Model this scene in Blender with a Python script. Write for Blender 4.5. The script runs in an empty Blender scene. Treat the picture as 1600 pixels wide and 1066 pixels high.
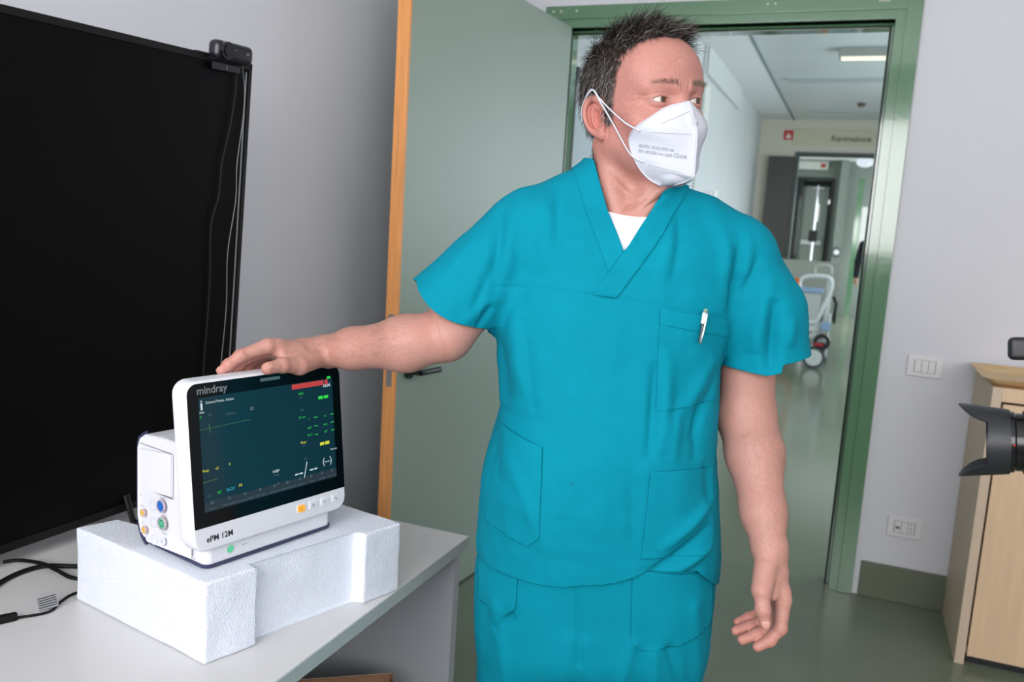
import bpy, bmesh, math, random
import numpy as np
from mathutils import Vector, Matrix
S = bpy.context.scene
COL = S.collection
# ------------------------------------------------------------------ camera
F = 1320.0
CAMZ = 1.42
_Y = np.array([540, -153, F]); _Y = _Y/np.linalg.norm(_Y)
_D = np.array([-560, 9203, F]); _D = _D/np.linalg.norm(_D); _D = _D-_D.dot(_Y)*_Y; _D /= np.linalg.norm(_D)
_X = np.cross(_Y, -_D)
RW = np.array([_X, _Y, -_D])            # world = RW @ (right, down, forward)
C0 = np.array([0, 0, CAMZ])
cam = bpy.data.cameras.new('camera'); camo = bpy.data.objects.new('camera', cam); COL.objects.link(camo)
Mx = Matrix.Identity(4)
for i in range(3):
    Mx[i][0] = RW[i][0]; Mx[i][1] = -RW[i][1]; Mx[i][2] = -RW[i][2]; Mx[i][3] = C0[i]
camo.matrix_world = Mx
cam.sensor_width = 36; cam.lens = 36*F/1600; cam.clip_start = .02
cam.dof.use_dof = True; cam.dof.focus_distance = 1.36; cam.dof.aperture_fstop = 5.6
S.camera = camo
# ------------------------------------------------------------------ world, daylight, exposure
S.view_settings.view_transform = 'Standard'; S.view_settings.look = 'None'
S.view_settings.exposure = -0.09; S.view_settings.gamma = 1; S.view_settings.use_curve_mapping = False
w = bpy.data.worlds.new('world'); S.world = w; w.use_nodes = True
w.node_tree.nodes['Background'].inputs[0].default_value = (.75, .85, 1, 1)
w.node_tree.nodes['Background'].inputs[1].default_value = .6
def area(name, loc, rot, sx, sy, L, col):
    l = bpy.data.lights.new(name, 'AREA'); l.shape = 'RECTANGLE'; l.size = sx; l.size_y = sy
    l.energy = L*math.pi*sx*sy; l.color = col
    o = bpy.data.objects.new(name, l); o.location = loc; o.rotation_euler = rot; COL.objects.link(o); return o
WX0, WX1, WZ0, WZ1 = -1.5, 3.1, 1.28, 2.58      # window in the wall behind the camera
WXM = -.04
area('window_daylight', ((WX0+WXM)/2, -1.33, (WZ0+WZ1)/2), (math.radians(90), 0, 0), WXM-WX0, WZ1-WZ0, 11.6, (.985, .98, 1))
area('window_daylight', ((WXM+WX1)/2, -1.33, (WZ0+WZ1)/2), (math.radians(90), 0, 0), WX1-WXM, WZ1-WZ0, 6.6, (1, .975, .98))
area('corridor_daylight', (1.58, 7.2, 1.75), (math.radians(90), 0, math.radians(90)), 5.4, 1.5, 4.3, (.80, .91, 1))
area('far_corridor_daylight', (.98, 15.4, 1.2), (math.radians(90), 0, math.radians(90)), 5.0, 2.2, 3.6, (.9, .97, 1))
# ------------------------------------------------------------------ helpers
PI = math.pi
def R(d): return math.radians(d)
def srgb(r, g, b):
    f = lambda c: (c/255/12.92) if c/255 <= .04045 else ((c/255+.055)/1.055)**2.4
    return (f(r), f(g), f(b), 1)
def mat(name, col, rough=.5, metal=0, spec=.5, coat=0, sss=0, emit=None, es=0, var=0, vscale=20, bump=0, bscale=200, bdist=.001, sheen=0, trans=0, alpha=1, stretch=None, coatr=.05):
    m = bpy.data.materials.new(name); m.use_nodes = True; nt = m.node_tree; p = nt.nodes['Principled BSDF']
    I = p.inputs
    I['Base Color'].default_value = col; I['Roughness'].default_value = rough; I['Metallic'].default_value = metal
    I['Specular IOR Level'].default_value = spec; I['Coat Weight'].default_value = coat; I['Coat Roughness'].default_value = coatr
    if sss:
        I['Subsurface Weight'].default_value = sss; I['Subsurface Radius'].default_value = (1, .35, .2); I['Subsurface Scale'].default_value = .006
    if emit: I['Emission Color'].default_value = emit; I['Emission Strength'].default_value = es
    if sheen: I['Sheen Weight'].default_value = sheen
    if trans: I['Transmission Weight'].default_value = trans
    if alpha < 1: I['Alpha'].default_value = alpha
    tc = None
    def coords():
        nonlocal tc
        if tc is None:
            t = nt.nodes.new('ShaderNodeTexCoord'); tc = t.outputs['Object']
            if stretch:
                mp = nt.nodes.new('ShaderNodeMapping'); mp.inputs['Scale'].default_value = stretch
                nt.links.new(tc, mp.inputs[0]); tc = mp.outputs[0]
        return tc
    if var:
        n = nt.nodes.new('ShaderNodeTexNoise'); n.inputs['Scale'].default_value = vscale; n.inputs['Detail'].default_value = 5
        nt.links.new(coords(), n.inputs['Vector'])
        mr = nt.nodes.new('ShaderNodeMapRange'); mr.inputs[1].default_value = .3; mr.inputs[2].default_value = .7
        mr.inputs[3].default_value = 1-var; mr.inputs[4].default_value = 1+var
        nt.links.new(n.outputs[0], mr.inputs[0])
        vm = nt.nodes.new('ShaderNodeVectorMath'); vm.operation = 'SCALE'; vm.inputs[0].default_value = col[:3]
        nt.links.new(mr.outputs[0], vm.inputs['Scale']); nt.links.new(vm.outputs[0], I['Base Color'])
    if bump:
        n = nt.nodes.new('ShaderNodeTexNoise'); n.inputs['Scale'].default_value = bscale; n.inputs['Detail'].default_value = 3
        nt.links.new(coords(), n.inputs['Vector'])
        b = nt.nodes.new('ShaderNodeBump'); b.inputs['Strength'].default_value = bump; b.inputs['Distance'].default_value = bdist
        nt.links.new(n.outputs[0], b.inputs['Height']); nt.links.new(b.outputs[0], I['Normal'])
    return m
def tag(o, label=None, cat=None, group=None, kind=None):
    if label: o['label'] = label
    if cat: o['category'] = cat
    if group: o['group'] = group
    if kind: o['kind'] = kind
    return o
def thing(name, label, cat, loc=(0, 0, 0), rz=0, group=None):
    o = bpy.data.objects.new(name, None); COL.objects.link(o); o.location = loc; o.rotation_euler = (0, 0, rz)
    o.empty_display_size = .05
    return tag(o, label, cat, group)
def link(name, me, m, parent=None, smooth=None, label=None):
    o = bpy.data.objects.new(name, me); COL.objects.link(o)
    if m is not None:
        for k in (m if isinstance(m, (list, tuple)) else [m]): me.materials.append(k)
    if smooth is True: me.shade_smooth()
    elif smooth:
        me.shade_smooth(); me.set_sharp_from_angle(angle=R(smooth))
    if parent is not None:
        o.parent = parent
    if label: o['label'] = label
    return o
class B:
    """collects shapes in one mesh"""
    def __init__(s): s.bm = bmesh.new()
    def box(s, c, d, bev=0, rz=0, seg=2, M=None):
        r = bmesh.ops.create_cube(s.bm, size=1); vs = r['verts']
        bmesh.ops.scale(s.bm, vec=d, verts=vs)
        if bev:
            es = list({e for v in vs for e in v.link_edges})
            rr = bmesh.ops.bevel(s.bm, geom=es, offset=min(bev, min(d)*.49), segments=seg, affect='EDGES', profile=.5)
            vs = list({v for f in rr['faces'] for v in f.verts} | {v for v in vs if v.is_valid})
        if rz: bmesh.ops.rotate(s.bm, cent=(0, 0, 0), matrix=Matrix.Rotation(rz, 3, 'Z'), verts=vs)
        bmesh.ops.translate(s.bm, vec=c, verts=vs)
        if M is not None: bmesh.ops.transform(s.bm, matrix=M, verts=vs)
        return s
    def b2(s, x0, x1, y0, y1, z0, z1, bev=0, seg=2): return s.box(((x0+x1)/2, (y0+y1)/2, (z0+z1)/2), (x1-x0, y1-y0, z1-z0), bev, seg=seg)
    def cyl(s, a, b, r, r2=None, n=24, caps=True):
        a = Vector(a); b = Vector(b); d = b-a
        q = d.to_track_quat('Z', 'Y').to_matrix().to_4x4()
        r_ = bmesh.ops.create_cone(s.bm, cap_ends=caps, segments=n, radius1=r, radius2=r if r2 is None else r2, depth=d.length, matrix=Matrix.Translation((a+b)/2) @ q)
        return s
    def sph(s, c, r, sc=(1, 1, 1), n=16):
        bmesh.ops.create_uvsphere(s.bm, u_segments=n*2, v_segments=n, radius=r, matrix=Matrix.Translation(c) @ Matrix.Diagonal((*sc, 1)))
        return s
    def tube(s, pts, r, n=8, closed=False, flat=1):
        pts = [Vector(p) for p in pts]; N = len(pts)
        rs = r if isinstance(r, (list, tuple)) else [r]*N
        rings = []; up = None
        for i, p in enumerate(pts):
            a = pts[i-1] if (i > 0 or closed) else p; b = pts[(i+1) % N] if (i < N-1 or closed) else p
            t = (b-a).normalized()
            if up is None: up = Vector((0, 0, 1)) if abs(t.z) < .9 else Vector((1, 0, 0))
            x = t.cross(up).normalized(); y = x.cross(t).normalized(); up = y
            rings.append([s.bm.verts.new(p+x*math.cos(2*PI*k/n)*rs[i]+y*math.sin(2*PI*k/n)*rs[i]*flat) for k in range(n)])
        for i in range(N if closed else N-1):
            A = rings[i]; Bq = rings[(i+1) % N]
            for k in range(n): s.bm.faces.new((A[k], A[(k+1) % n], Bq[(k+1) % n], Bq[k]))
        if not closed:
            s.bm.faces.new(list(reversed(rings[0]))); s.bm.faces.new(rings[-1])
        return s
    def lathe(s, prof, a=(0, 0, 0), axis=(0, 0, 1), n=32):
        a = Vector(a); q = Vector(axis).to_track_quat('Z', 'Y').to_matrix(); rings = []
        for r, h in prof:
            rings.append([s.bm.verts.new(a+q @ Vector((r*math.cos(2*PI*k/n), r*math.sin(2*PI*k/n), h))) for k in range(n)])
        for A, Bq in zip(rings, rings[1:]):
            for k in range(n): s.bm.faces.new((A[k], A[(k+1) % n], Bq[(k+1) % n], Bq[k]))
        return s
    def prism(s, poly, z0, z1, bev=0):
        """poly (x, y) extruded along z"""
        lo = [s.bm.verts.new((x, y, z0)) for x, y in poly]; hi = [s.bm.verts.new((x, y, z1)) for x, y in poly]
        n = len(poly); fs = [s.bm.faces.new(list(reversed(lo))), s.bm.faces.new(hi)]
        for k in range(n): fs.append(s.bm.faces.new((lo[k], lo[(k+1) % n], hi[(k+1) % n], hi[k])))
        if bev:
            es = list({e for f in fs for e in f.edges})
            bmesh.ops.bevel(s.bm, geom=es, offset=bev, segments=2, affect='EDGES', profile=.5)
        return s
    def xf(s, M): bmesh.ops.transform(s.bm, matrix=M, verts=s.bm.verts); return s
    def mk(s, name, m, parent=None, smooth=40, label=None):
        me = bpy.data.meshes.new(name); bmesh.ops.recalc_face_normals(s.bm, faces=s.bm.faces); s.bm.to_mesh(me); s.bm.free()
        o = link(name, me, m, parent, smooth, label)
        if smooth and smooth is not True:
            wn_ = o.modifiers.new('even_shading', 'WEIGHTED_NORMAL'); wn_.weight = 80; wn_.keep_sharp = True
        return o
def st(o): o['kind'] = 'structure'; return o
def frame_matrix(o, x, y, z):
    M = Matrix.Identity(4)
    for i in range(3): M[i][0] = x[i]; M[i][1] = y[i]; M[i][2] = z[i]; M[i][3] = o[i]
    return M
def text_mesh(txt, size, align='LEFT', extrude=0, bold=0):
    c = bpy.data.curves.new('lettering', 'FONT'); c.body = txt; c.size = size; c.align_x = align; c.extrude = extrude; c.offset = bold
    c.resolution_u = 3
    o = bpy.data.objects.new('lettering', c); COL.objects.link(o)
    dg = bpy.context.evaluated_depsgraph_get(); me = bpy.data.meshes.new_from_object(o.evaluated_get(dg))
    bpy.data.objects.remove(o); bpy.data.curves.remove(c); me.materials.clear()
    return me
def text(name, txt, size, M, m, parent=None, align='LEFT', bold=0, label=None, sx=1):
    me = text_mesh(txt, size, align, 0, bold)
    if sx != 1: me.transform(Matrix.Diagonal((sx, 1, 1, 1)))
    me.transform(M); return link(name, me, m, parent, None, label)
def bezier(pts, n=12):
    """Catmull-Rom through pts"""
    P = [Vector(p) for p in pts]; P = [P[0]*2-P[1]]+P+[P[-1]*2-P[-2]]; out = []
    for i in range(1, len(P)-2):
        for k in range(n):
            t = k/n; a, b, c, d = P[i-1:i+3]
            out.append(.5*((2*b)+(c-a)*t+(2*a-5*b+4*c-d)*t*t+(3*b-a-3*c+d)*t**3))
    out.append(P[-2]); return out
# ------------------------------------------------------------------ room shell
YB = 3.607
wallm = mat('wall_paint', srgb(218, 218, 224), .65, spec=.3, var=.015, vscale=3, bump=.15, bscale=260, bdist=.0004)
white_wall = mat('corridor_paint', srgb(202, 206, 203), .5, var=.02, vscale=2)
blue_wall = mat('corridor_far_paint', srgb(150, 158, 150), .5)
ceilm = mat('ceiling_paint', srgb(225, 228, 226), .6)
panelm = mat('metal_ceiling_panel', srgb(205, 212, 210), .3, spec=.6, var=.05, vscale=.6)
floorm = mat('green_grey_vinyl', srgb(108, 118, 100), .22, spec=.5, var=.10, vscale=1.4, bump=.05, bscale=6, bdist=.002)
floor2m = mat('corridor_vinyl', srgb(116, 124, 104), .16, spec=.55, var=.06, vscale=1.2, bump=.05, bscale=5, bdist=.002)
basem = mat('baseboard_vinyl', srgb(102, 108, 90), .35, var=.04, vscale=4)
greenm = mat('green_frame_enamel', srgb(84, 128, 92), .12, spec=.9, coat=.9, var=.02, vscale=3, bump=.12, bscale=60, bdist=.0012)
leafm = mat('sage_laminate', srgb(147, 163, 150), .42, var=.015, vscale=2)
woodedge = mat('orange_wood_edge', srgb(232, 158, 92), .45, var=.10, vscale=14, stretch=(6, 6, .4))
steel = mat('brushed_steel', srgb(190, 190, 188), .3, metal=1)
black = mat('black_plastic', srgb(22, 22, 24), .35)
X0, X1, Y0, ZC = -1.6, 3.2, -1.2, 2.95
OX0, OX1, OZ = -1.27, .041, 2.262                   # door opening
st(B().b2(X0-.1, X1+.1, Y0-.1, YB+.06, -.1, 0).mk('floor', floorm))
st(B().b2(X0-.1, X1+.1, Y0-.1, YB+.16, ZC, ZC+.1).mk('ceiling', ceilm))
st(B().b2(X0-.12, X0, Y0-.12, YB+.16, 0, ZC).mk('wall_left', wallm))
st(B().b2(X1, X1+.12, Y0-.12, YB+.16, 0, ZC).mk('wall_right', wallm))
b = B(); b.b2(X0, OX0, YB, YB+.12, 0, ZC); b.b2(OX1, X1, YB, YB+.12, 0, ZC); b.b2(OX0, OX1, YB, YB+.12, OZ, ZC)
st(b.mk('wall_back', wallm))
b = B(); b.b2(X0, WX0, Y0-.12, Y0, 0, ZC); b.b2(WX1, X1, Y0-.12, Y0, 0, ZC); b.b2(WX0, WX1, Y0-.12, Y0, 0, WZ0); b.b2(WX0, WX1, Y0-.12, Y0, WZ1, ZC)
st(b.mk('wall_front', wallm))
b = B()
for x in np.linspace(WX0, WX1, 5): b.b2(x-.03, x+.03, Y0-.09, Y0-.03, WZ0, WZ1, .004)
for z in (WZ0+.03, WZ1-.03): b.b2(WX0, WX1, Y0-.09, Y0-.03, z-.03, z+.03, .004)
st(b.mk('window_1', mat('window_frame_white', srgb(225, 225, 225), .4)))
b = B(); b.b2(.155, X1, YB-.012, YB, 0, .147, .003); st(b.mk('baseboard_back', basem))
st(B().b2(X0, -1.36, YB-.012, YB, 0, .147, .003).mk('baseboard_back_left', basem))
st(B().b2(X0, X0+.012, Y0, YB, 0, .147, .003).mk('baseboard_left', basem))
# green steel door frame: moulded architrave, stop and reveal on three sides
def arch(x0, x1, z, inset, wd, y0, y1, b):
    """n-shaped band: inner faces at x0+inset..."""
    b.b2(x0-wd, x0, y0, y1, 0, z+wd, .002); b.b2(x1, x1+wd, y0, y1, 0, z+wd, .002); b.b2(x0-.001, x1+.001, y0, y1, z, z+wd, .002)
fr = thing('door_1', 'green painted steel door frame around the corridor opening', 'door frame', (OX0, YB, 0)); st(fr)
def fm(name, b): b.xf(Matrix.Translation((-OX0, -YB, 0))); return b.mk(name, greenm, fr)
b = B(); arch(OX0-.035, OX1+.035, OZ+.035, 0, .055, YB-.024, YB+.001, b); fm('architrave', b)
b = B(); arch(OX0, OX1, OZ, 0, .037, YB-.016, YB+.12, b); fm('frame_lining', b)
b = B(); arch(OX0+.018, OX1-.018, OZ-.018, 0, .02, YB+.05, YB+.122, b); fm('door_stop', b)
dark = mat('dark_rubber', srgb(18, 26, 20), .6)
b = B(); arch(OX0+.016, OX1-.016, OZ-.016, 0, .006, YB+.042, YB+.05, b).__class__; b.xf(Matrix.Translation((-OX0, -YB, 0))); b.mk('rubber_seal', dark, fr)
screwm = mat('pale_screw', srgb(190, 205, 190), .4)
for x in (-1.325, -1.29, -1.22, -.43, -.40, .075):
    b = B(); b.lathe([(0, .002), (.004, .0015), (.0055, 0)], (x, YB-.024, 2.33 if x < .05 else 2.335), (0, -1, 0), 12); b.xf(Matrix.Translation((-OX0, -YB, 0))); b.mk('screw', screwm, fr)
b = B(); b.b2(-.025, .015, YB-.0252, YB-.024, 2.322, 2.345); b.xf(Matrix.Translation((-OX0, -YB, 0))); b.mk('paper_sticker', mat('sticker_paper', srgb(170, 176, 168), .6), fr)
# door leaf, hinged on the left jamb and swung into the room
leaf = thing('door_leaf', 'sage green door leaf swung open with an orange wooden edge', 'door', (-1.275, 3.575, 0), math.atan2(2.40-3.575, -1.395+1.275))
LW, LH, LT = math.hypot(1.175, .12), 2.26, .045
b = B(); b.b2(0, LW, -.0, LT, .008, LH, .001); b.mk('door_panel', leafm, leaf)
b = B(); b.b2(LW, LW+.012, -.0005, LT+.0005, .008, LH, .001); b.mk('wooden_edge', woodedge, leaf)
b = B(); b.b2(LW+.012, LW+.0135, .012, .034, .86, 1.10, .0008); o = b.mk('latch_plate', steel, leaf)
for z in (.87, 1.09): b = B(); b.lathe([(0, .0012), (.003, .001), (.004, 0)], (LW+.0135, .023, z), (1, 0, 0), 10); b.mk('latch_screw', steel, leaf)
b = B(); b.b2(LW+.0135, LW+.022, .016, .030, .93, .955, .002); b.mk('latch_bolt', steel, leaf)
for s in (0, 1):     # handle on both faces
    y = LT if s else 0; d = 1 if s else -1
    b = B(); b.cyl((LW-.065, y, .905), (LW-.065, y+d*.009, .905), .026); b.cyl((LW-.065, y, .905), (LW-.065, y+d*.05, .905), .010)
    b.tube(bezier([(LW-.065, y+d*.05, .905), (LW-.09, y+d*.052, .905), (LW-.18, y+d*.052, .903)], 6), .010, 10); b.mk('door_handle', black, leaf)
for z in (.25, 1.1, 2.0):
    B().cyl((0, -.006, z-.05), (0, -.006, z+.05), .009, n=12).mk('hinge', greenm, leaf)
# electrical plates on the back wall
platem = mat('switch_plate_plastic', srgb(226, 224, 226), .35)
gapm = mat('plate_gap', srgb(120, 118, 118), .6)
def plate(name, label, cat, x, z, w_, h_, modules, tilt=0):
    t = thing(name, label, cat, (x, YB, z)); t.rotation_euler = (0, tilt, 0)
    B().b2(-w_/2, w_/2, -.009, 0, -h_/2, h_/2, .003).mk('cover_plate', platem, t)
    mw = .0245; n = len(modules); b = B(); b.b2(-mw*n/2-.0015, mw*n/2+.0015, -.0094, -.008, -.0245, .0245); b.mk('module_gap', gapm, t)
    for i, k in enumerate(modules):
        cx = (i-(n-1)/2)*mw
        B().b2(cx-mw/2+.0008, cx+mw/2-.0008, -.0115, -.008, -.0232, .0232, .001).mk('rocker' if k == 'r' else 'socket_module', platem, t)
        if k == 'h':
            bb = B()
            for dz in (-.014, 0, .014): bb.cyl((cx, -.0118, dz), (cx, -.010, dz), .0026, n=10)
            bb.mk('socket_hole', black, t)
        if k == 's': B().b2(cx-.008, cx+.008, -.0122, -.010, -.008, .003, .001).mk('thermostat_knob', gapm, t)
    return t
plate('light_switch', 'white triple rocker light switch on the wall right of the door', 'light switch', .2925, .963, .124, .082, 'rrr')
plate('wall_socket', 'white wall socket plate low beside the door frame', 'power socket', .295, .312, .124, .082, 'srh')
# beech cabinet and tray
beech = mat('beech_laminate', srgb(222, 190, 156), .45, var=.06, vscale=9, stretch=(5, 5, .35))
beechd = mat('beech_side', srgb(206, 184, 160), .5, var=.05, vscale=9, stretch=(5, 5, .35))
cab = thing('cabinet', 'pale beech storage cabinet against the wall at the right', 'cabinet', (.467, 3.16, 0))
b = B(); b.b2(0, .03, 0, .435, .0, .976, .001); b.b2(1.17, 1.2, 0, .435, 0, .976, .001); b.b2(.03, 1.17, .425, .435, 0, .976); b.b2(.03, 1.17, .02, .43, .04, .06); b.mk('cabinet_body', beechd, cab)
B().b2(.03, 1.17, 0.0, .435, .93, .976, .001).mk('cabinet_top', beech, cab)
for x0 in (.036, .605): 
    B().b2(x0, x0+.559, -.001, .018, .035, .922, .0015).mk('cabinet_door', beech, cab)
    B().b2(.56 if x0 < .1 else .635, .572 if x0 < .1 else .647, -.025, -.001, .45, .6, .003).mk('cabinet_handle', steel, cab)
B().b2(.03, 1.17, .03, .045, 0, .035).mk('plinth', black, cab)
traym = mat('wicker_tray_wood', srgb(212, 180, 134), .5, var=.2, vscale=10, stretch=(1, 6, 6))
tray = thing('wooden_tray', 'shallow wooden tray lying on top of the beech cabinet', 'tray', (.462, 3.19, .976), R(0))
b = B()
prof = [(0, .004), (.03, .004), (.012, .03), (-.02, .048), (-.028, .052), (-.028, .046), (-.012, .03), (.0, .0)]
def tray_mesh(w_, d_, b):
    rings = []
    for off, z in [(.05, .003), (.028, .006), (.010, .022), (-.018, .043), (-.026, .043), (-.016, .026), (.012, 0), (.05, 0)]:
        pts = []
        x0, x1, y0, y1, r = off, w_-off, off, d_-off, max(.03-off*.2, .01)
        for cx, cy, a0 in ((x1-r, y1-r, 0), (x0+r, y1-r, 90), (x0+r, y0+r, 180), (x1-r, y0+r, 270)):
            for k in range(6): a = R(a0+k*18); pts.append(b.bm.verts.new((cx+r*math.cos(a), cy+r*math.sin(a), z)))
        rings.append(pts)
    n = len(rings[0])
    for A, Q in zip(rings, rings[1:]):
        for k in range(n): b.bm.faces.new((A[k], A[(k+1) % n], Q[(k+1) % n], Q[k]))
    b.bm.faces.new(rings[0]); b.bm.faces.new(list(reversed(rings[-1])))
tray_mesh(.55, .36, b); b.xf(Matrix.Diagonal((1, 1, .62, 1))); b.mk('tray_shell', traym, tray, 50)
# ------------------------------------------------------------------ desk
tabm = mat('desk_top_laminate', srgb(206, 204, 204), .32, var=.01, vscale=3)
tabe = mat('desk_edge_band', srgb(172, 182, 182), .4)
legm = mat('desk_panel_grey', srgb(184, 187, 194), .4)
TX, TY, TZ = -.72, 1.632, .73
desk = thing('desk', 'cream topped office desk under the monitor and foam', 'desk', (TX, TY, 0))
B().b2(-.86, -.002, -2.35, -.002, TZ-.027, TZ, .002).mk('desktop', tabm, desk)
b = B(); b.b2(-.002, 0, -2.35, 0, TZ-.0265, TZ-.0005, .0008); b.b2(-.86, 0, -.002, 0, TZ-.0265, TZ-.0005, .0008); b.mk('edge_band', tabe, desk)
for y in (-.045, -2.33): B().b2(-.84, -.012, y, y+.028, 0, TZ-.0275, .001).mk('side_panel', legm, desk)
B().b2(-.84, -.82, -2.30, -.05, .30, TZ-.0275, .001).mk('modesty_panel', legm, desk)
b = B(); b.box((-.05, -.062, TZ-.038), (.028, .03, .018), .002); b.box((-.05, -.05, TZ-.05), (.02, .008, .03), .002); b.mk('bracket', mat('bracket_zinc', srgb(70, 68, 70), .4, metal=.6), desk)
# cardboard box standing on the floor under the desk
card = mat('corrugated_cardboard', srgb(150, 112, 84), .8, var=.08, vscale=30, bump=.2, bscale=90)
bx = thing('cardboard_box', 'open brown cardboard box standing under the desk', 'box', (-.82, 1.49, 0), math.atan2(-.59, -.81))
b = B(); b.b2(0, .34, 0, .004, .0, .45); b.b2(0, .34, .226, .23, 0, .43); b.b2(0, .004, 0, .23, 0, .45); b.b2(.336, .34, 0, .23, 0, .45); b.b2(0, .34, 0, .23, 0, .004); b.mk('box_walls', card, bx)
bb = B(); pts = [(x, .002+.0014*math.sin(x*900), .4512) for x in np.linspace(0, .34, 120)]; bb.tube(pts, .0008, 4); bb.mk('corrugated_edge', mat('cardboard_edge', srgb(205, 180, 155), .8), bx)
# ------------------------------------------------------------------ foam cushion
foamm = mat('white_polyethylene_foam', srgb(226, 230, 241), .8, sss=.2, var=.03, vscale=260, bump=.8, bscale=380, bdist=.003)
FU = Vector((.31, .951, 0)).normalized(); FV = Vector((-.982, .19, 0)).normalized()
f0 = Vector((-.841, .945, .7302))
foam = thing('foam_block', 'white foam packing cushion on the desk under the monitor', 'foam cushion', f0)
def fp(u, v): p = FU*u+FV*v; return (p.x, p.y)
poly = [fp(0, 0), fp(.090, .0), fp(.082, .024), fp(.305, .024), fp(.303, -.003), fp(.392, .0), fp(.392, .325), fp(.300, .325), fp(.296, .282), fp(.070, .282), fp(.068, .338), fp(0, .343)]
b = B(); b.prism(poly, 0, .1305, .004)
bmesh.ops.triangulate(b.bm, faces=b.bm.faces); 
for _ in range(4): bmesh.ops.subdivide_edges(b.bm, edges=[e for e in b.bm.edges if e.calc_length() > .018], cuts=1, use_grid_fill=False); bmesh.ops.triangulate(b.bm, faces=b.bm.faces)
random.seed(3)
from mathutils import noise
for v in b.bm.verts:
    n = noise.noise_vector(v.co*22)*.0018+noise.noise_vector(v.co*150)*.0008
    if v.co.z < .002: n.z = 0
    if v.co.z > .126: n.z = -abs(n.z)*.5
    v.co += n
b.mk('foam_body', foamm, foam, 60)
# ------------------------------------------------------------------ patient monitor
MO = Vector((-.877, .991, .8615)); MU = Vector((.229, .973, 0)).normalized(); MV = Vector((-MU.y, MU.x, 0))
mon = thing('patient_monitor', 'white bedside patient monitor with lit dark teal screen', 'patient monitor', MO)
# local frame: u right along the face, v back, w up  (child meshes live in it)
ML = frame_matrix((0, 0, 0), MU, MV, (0, 0, 1))
whitep = mat('white_monitor_plastic', srgb(222, 222, 228), .38, spec=.5)
navy = mat('navy_rubber_trim', srgb(48, 52, 84), .5)
glassb = mat('black_screen_glass', srgb(6, 8, 10), .12, spec=.35)
def mm(b, name, m, smooth=40, parent=mon, label=None): b.xf(ML); return b.mk(name, m, parent, smooth, label)
def rrect(x0, x1, y0, y1, r, n=6, rr=None):
    rr = rr or (r, r, r, r); P = []
    for (cx, cy, a0, q) in ((x1, y1, 0, rr[0]), (x0, y1, 90, rr[1]), (x0, y0, 180, rr[2]), (x1, y0, 270, rr[3])):
        sx = -1 if cx == x1 else 1; sy = -1 if cy == y1 else 1
        for k in range(n+1): a = R(a0+90*k/n); P.append((cx+sx*q+q*math.cos(a), cy+sy*q+q*math.sin(a)))
    return P
def loft(b, secs, cap=True):
    rings = [[b.bm.verts.new(p) for p in s_] for s_ in secs]; n = len(rings[0])
    for A, Q in zip(rings, rings[1:]):
        for k in range(n): b.bm.faces.new((A[k], A[(k+1) % n], Q[(k+1) % n], Q[k]))
    if cap: b.bm.faces.new(rings[0]); b.bm.faces.new(list(reversed(rings[-1])))
# face slab plane: leaning back slightly.  q(u,w,d): d = depth behind the face plane
TILT = .115
def fq(u, w_, d): return (u, -.018+(w_-.03)*TILT+d, w_)
b = B(); FX0, FX1, FW0, FW1 = -.036, .274, .033, .293
secs = []
for ins, d in ((.008, 0), (.0035, .0006), (.0010, .003), (0, .007), (0, .030), (.002, .035), (.007, .038)):
    secs.append([fq(x, y, d) for x, y in rrect(FX0+ins, FX1-ins, FW0+ins, FW1-ins, .022-ins*.6)])
loft(b, secs); mm(b, 'screen_housing', whitep, 30)
# body behind the face, side profile in (v, w)
b = B(); secs = []
for u0, ins in ((-.012, .006), (-.015, .0015), (-.0155, 0), (.253, 0), (.2525, .0015), (.250, .006)):
    prof = [(.02, .012+ins), (.02, .19-ins), (.10, .190-ins), (.145, .186-ins), (.161-ins, .176-ins), (.168-ins, .160), (.168-ins, .045), (.160-ins, .020), (.140, .007+ins)]
    secs.append([(u0, v_, w_) for v_, w_ in prof])
loft(b, secs)
mm(b, 'rear_housing', whitep, 35)
b = B(); secs = []
for w_, ins in ((.006, .0), (.034, 0), (.042, .003)):
    secs.append([(x, y, w_) for x, y in rrect(-.008+ins, .247-ins, -.006+ins, .14, .012)])
loft(b, secs); mm(b, 'base', whitep, 35)
b = B(); secs = []
for w_, ins in ((0, .002), (.001, .0), (.006, -.0008), (.0062, .002)):
    secs.append([(x, y, w_) for x, y in rrect(-.010+ins, .249-ins, -.008+ins, .15, .013)])
loft(b, secs)
pr = [(.146, .0), (.162, .014), (.170, .045), (.170, .16), (.162, .179), (.146, .189)]
b.tube(bezier([(-.0125, a_, c_) for a_, c_ in pr], 5), .0024, 8); b.tube(bezier([(.250, a_, c_) for a_, c_ in pr], 5), .0024, 8)
mm(b, 'trim_strip', navy, 35)
# glass and screen
def fplate(name, x0, x1, y0, y1, r, off, m, th=.0006, parent=mon, rr=None):
    b = B(); P = rrect(x0, x1, y0, y1, r, rr=rr)
    loft(b, [[fq(x, y, -off) for x, y in P], [fq(x, y, -off+th) for x, y in P]][::-1]); return mm(b, name, m, 40, parent)
GX0, GX1, GY0, GY1 = -.0325, .2705, .0715, .2895
fplate('front_glass', GX0, GX1, GY0, GY1, .016, .0006, glassb, .0012, rr=(.017, .017, .002, .002))
scr = bpy.data.materials.new('screen_display'); scr.use_nodes = True; nt = scr.node_tree; p = nt.nodes['Principled BSDF']
p.inputs['Base Color'].default_value = (.004, .006, .007, 1); p.inputs['Roughness'].default_value = .12; p.inputs['Specular IOR Level'].default_value = .35
p.inputs['Emission Color'].default_value = srgb(14, 60, 74); p.inputs['Emission Strength'].default_value = .62
SX0, SX1, SY0, SY1 = -.0145, .2525, .094, .268
fplate('display', SX0, SX1, SY0, SY1, .0005, .0009, scr, .0005)
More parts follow.
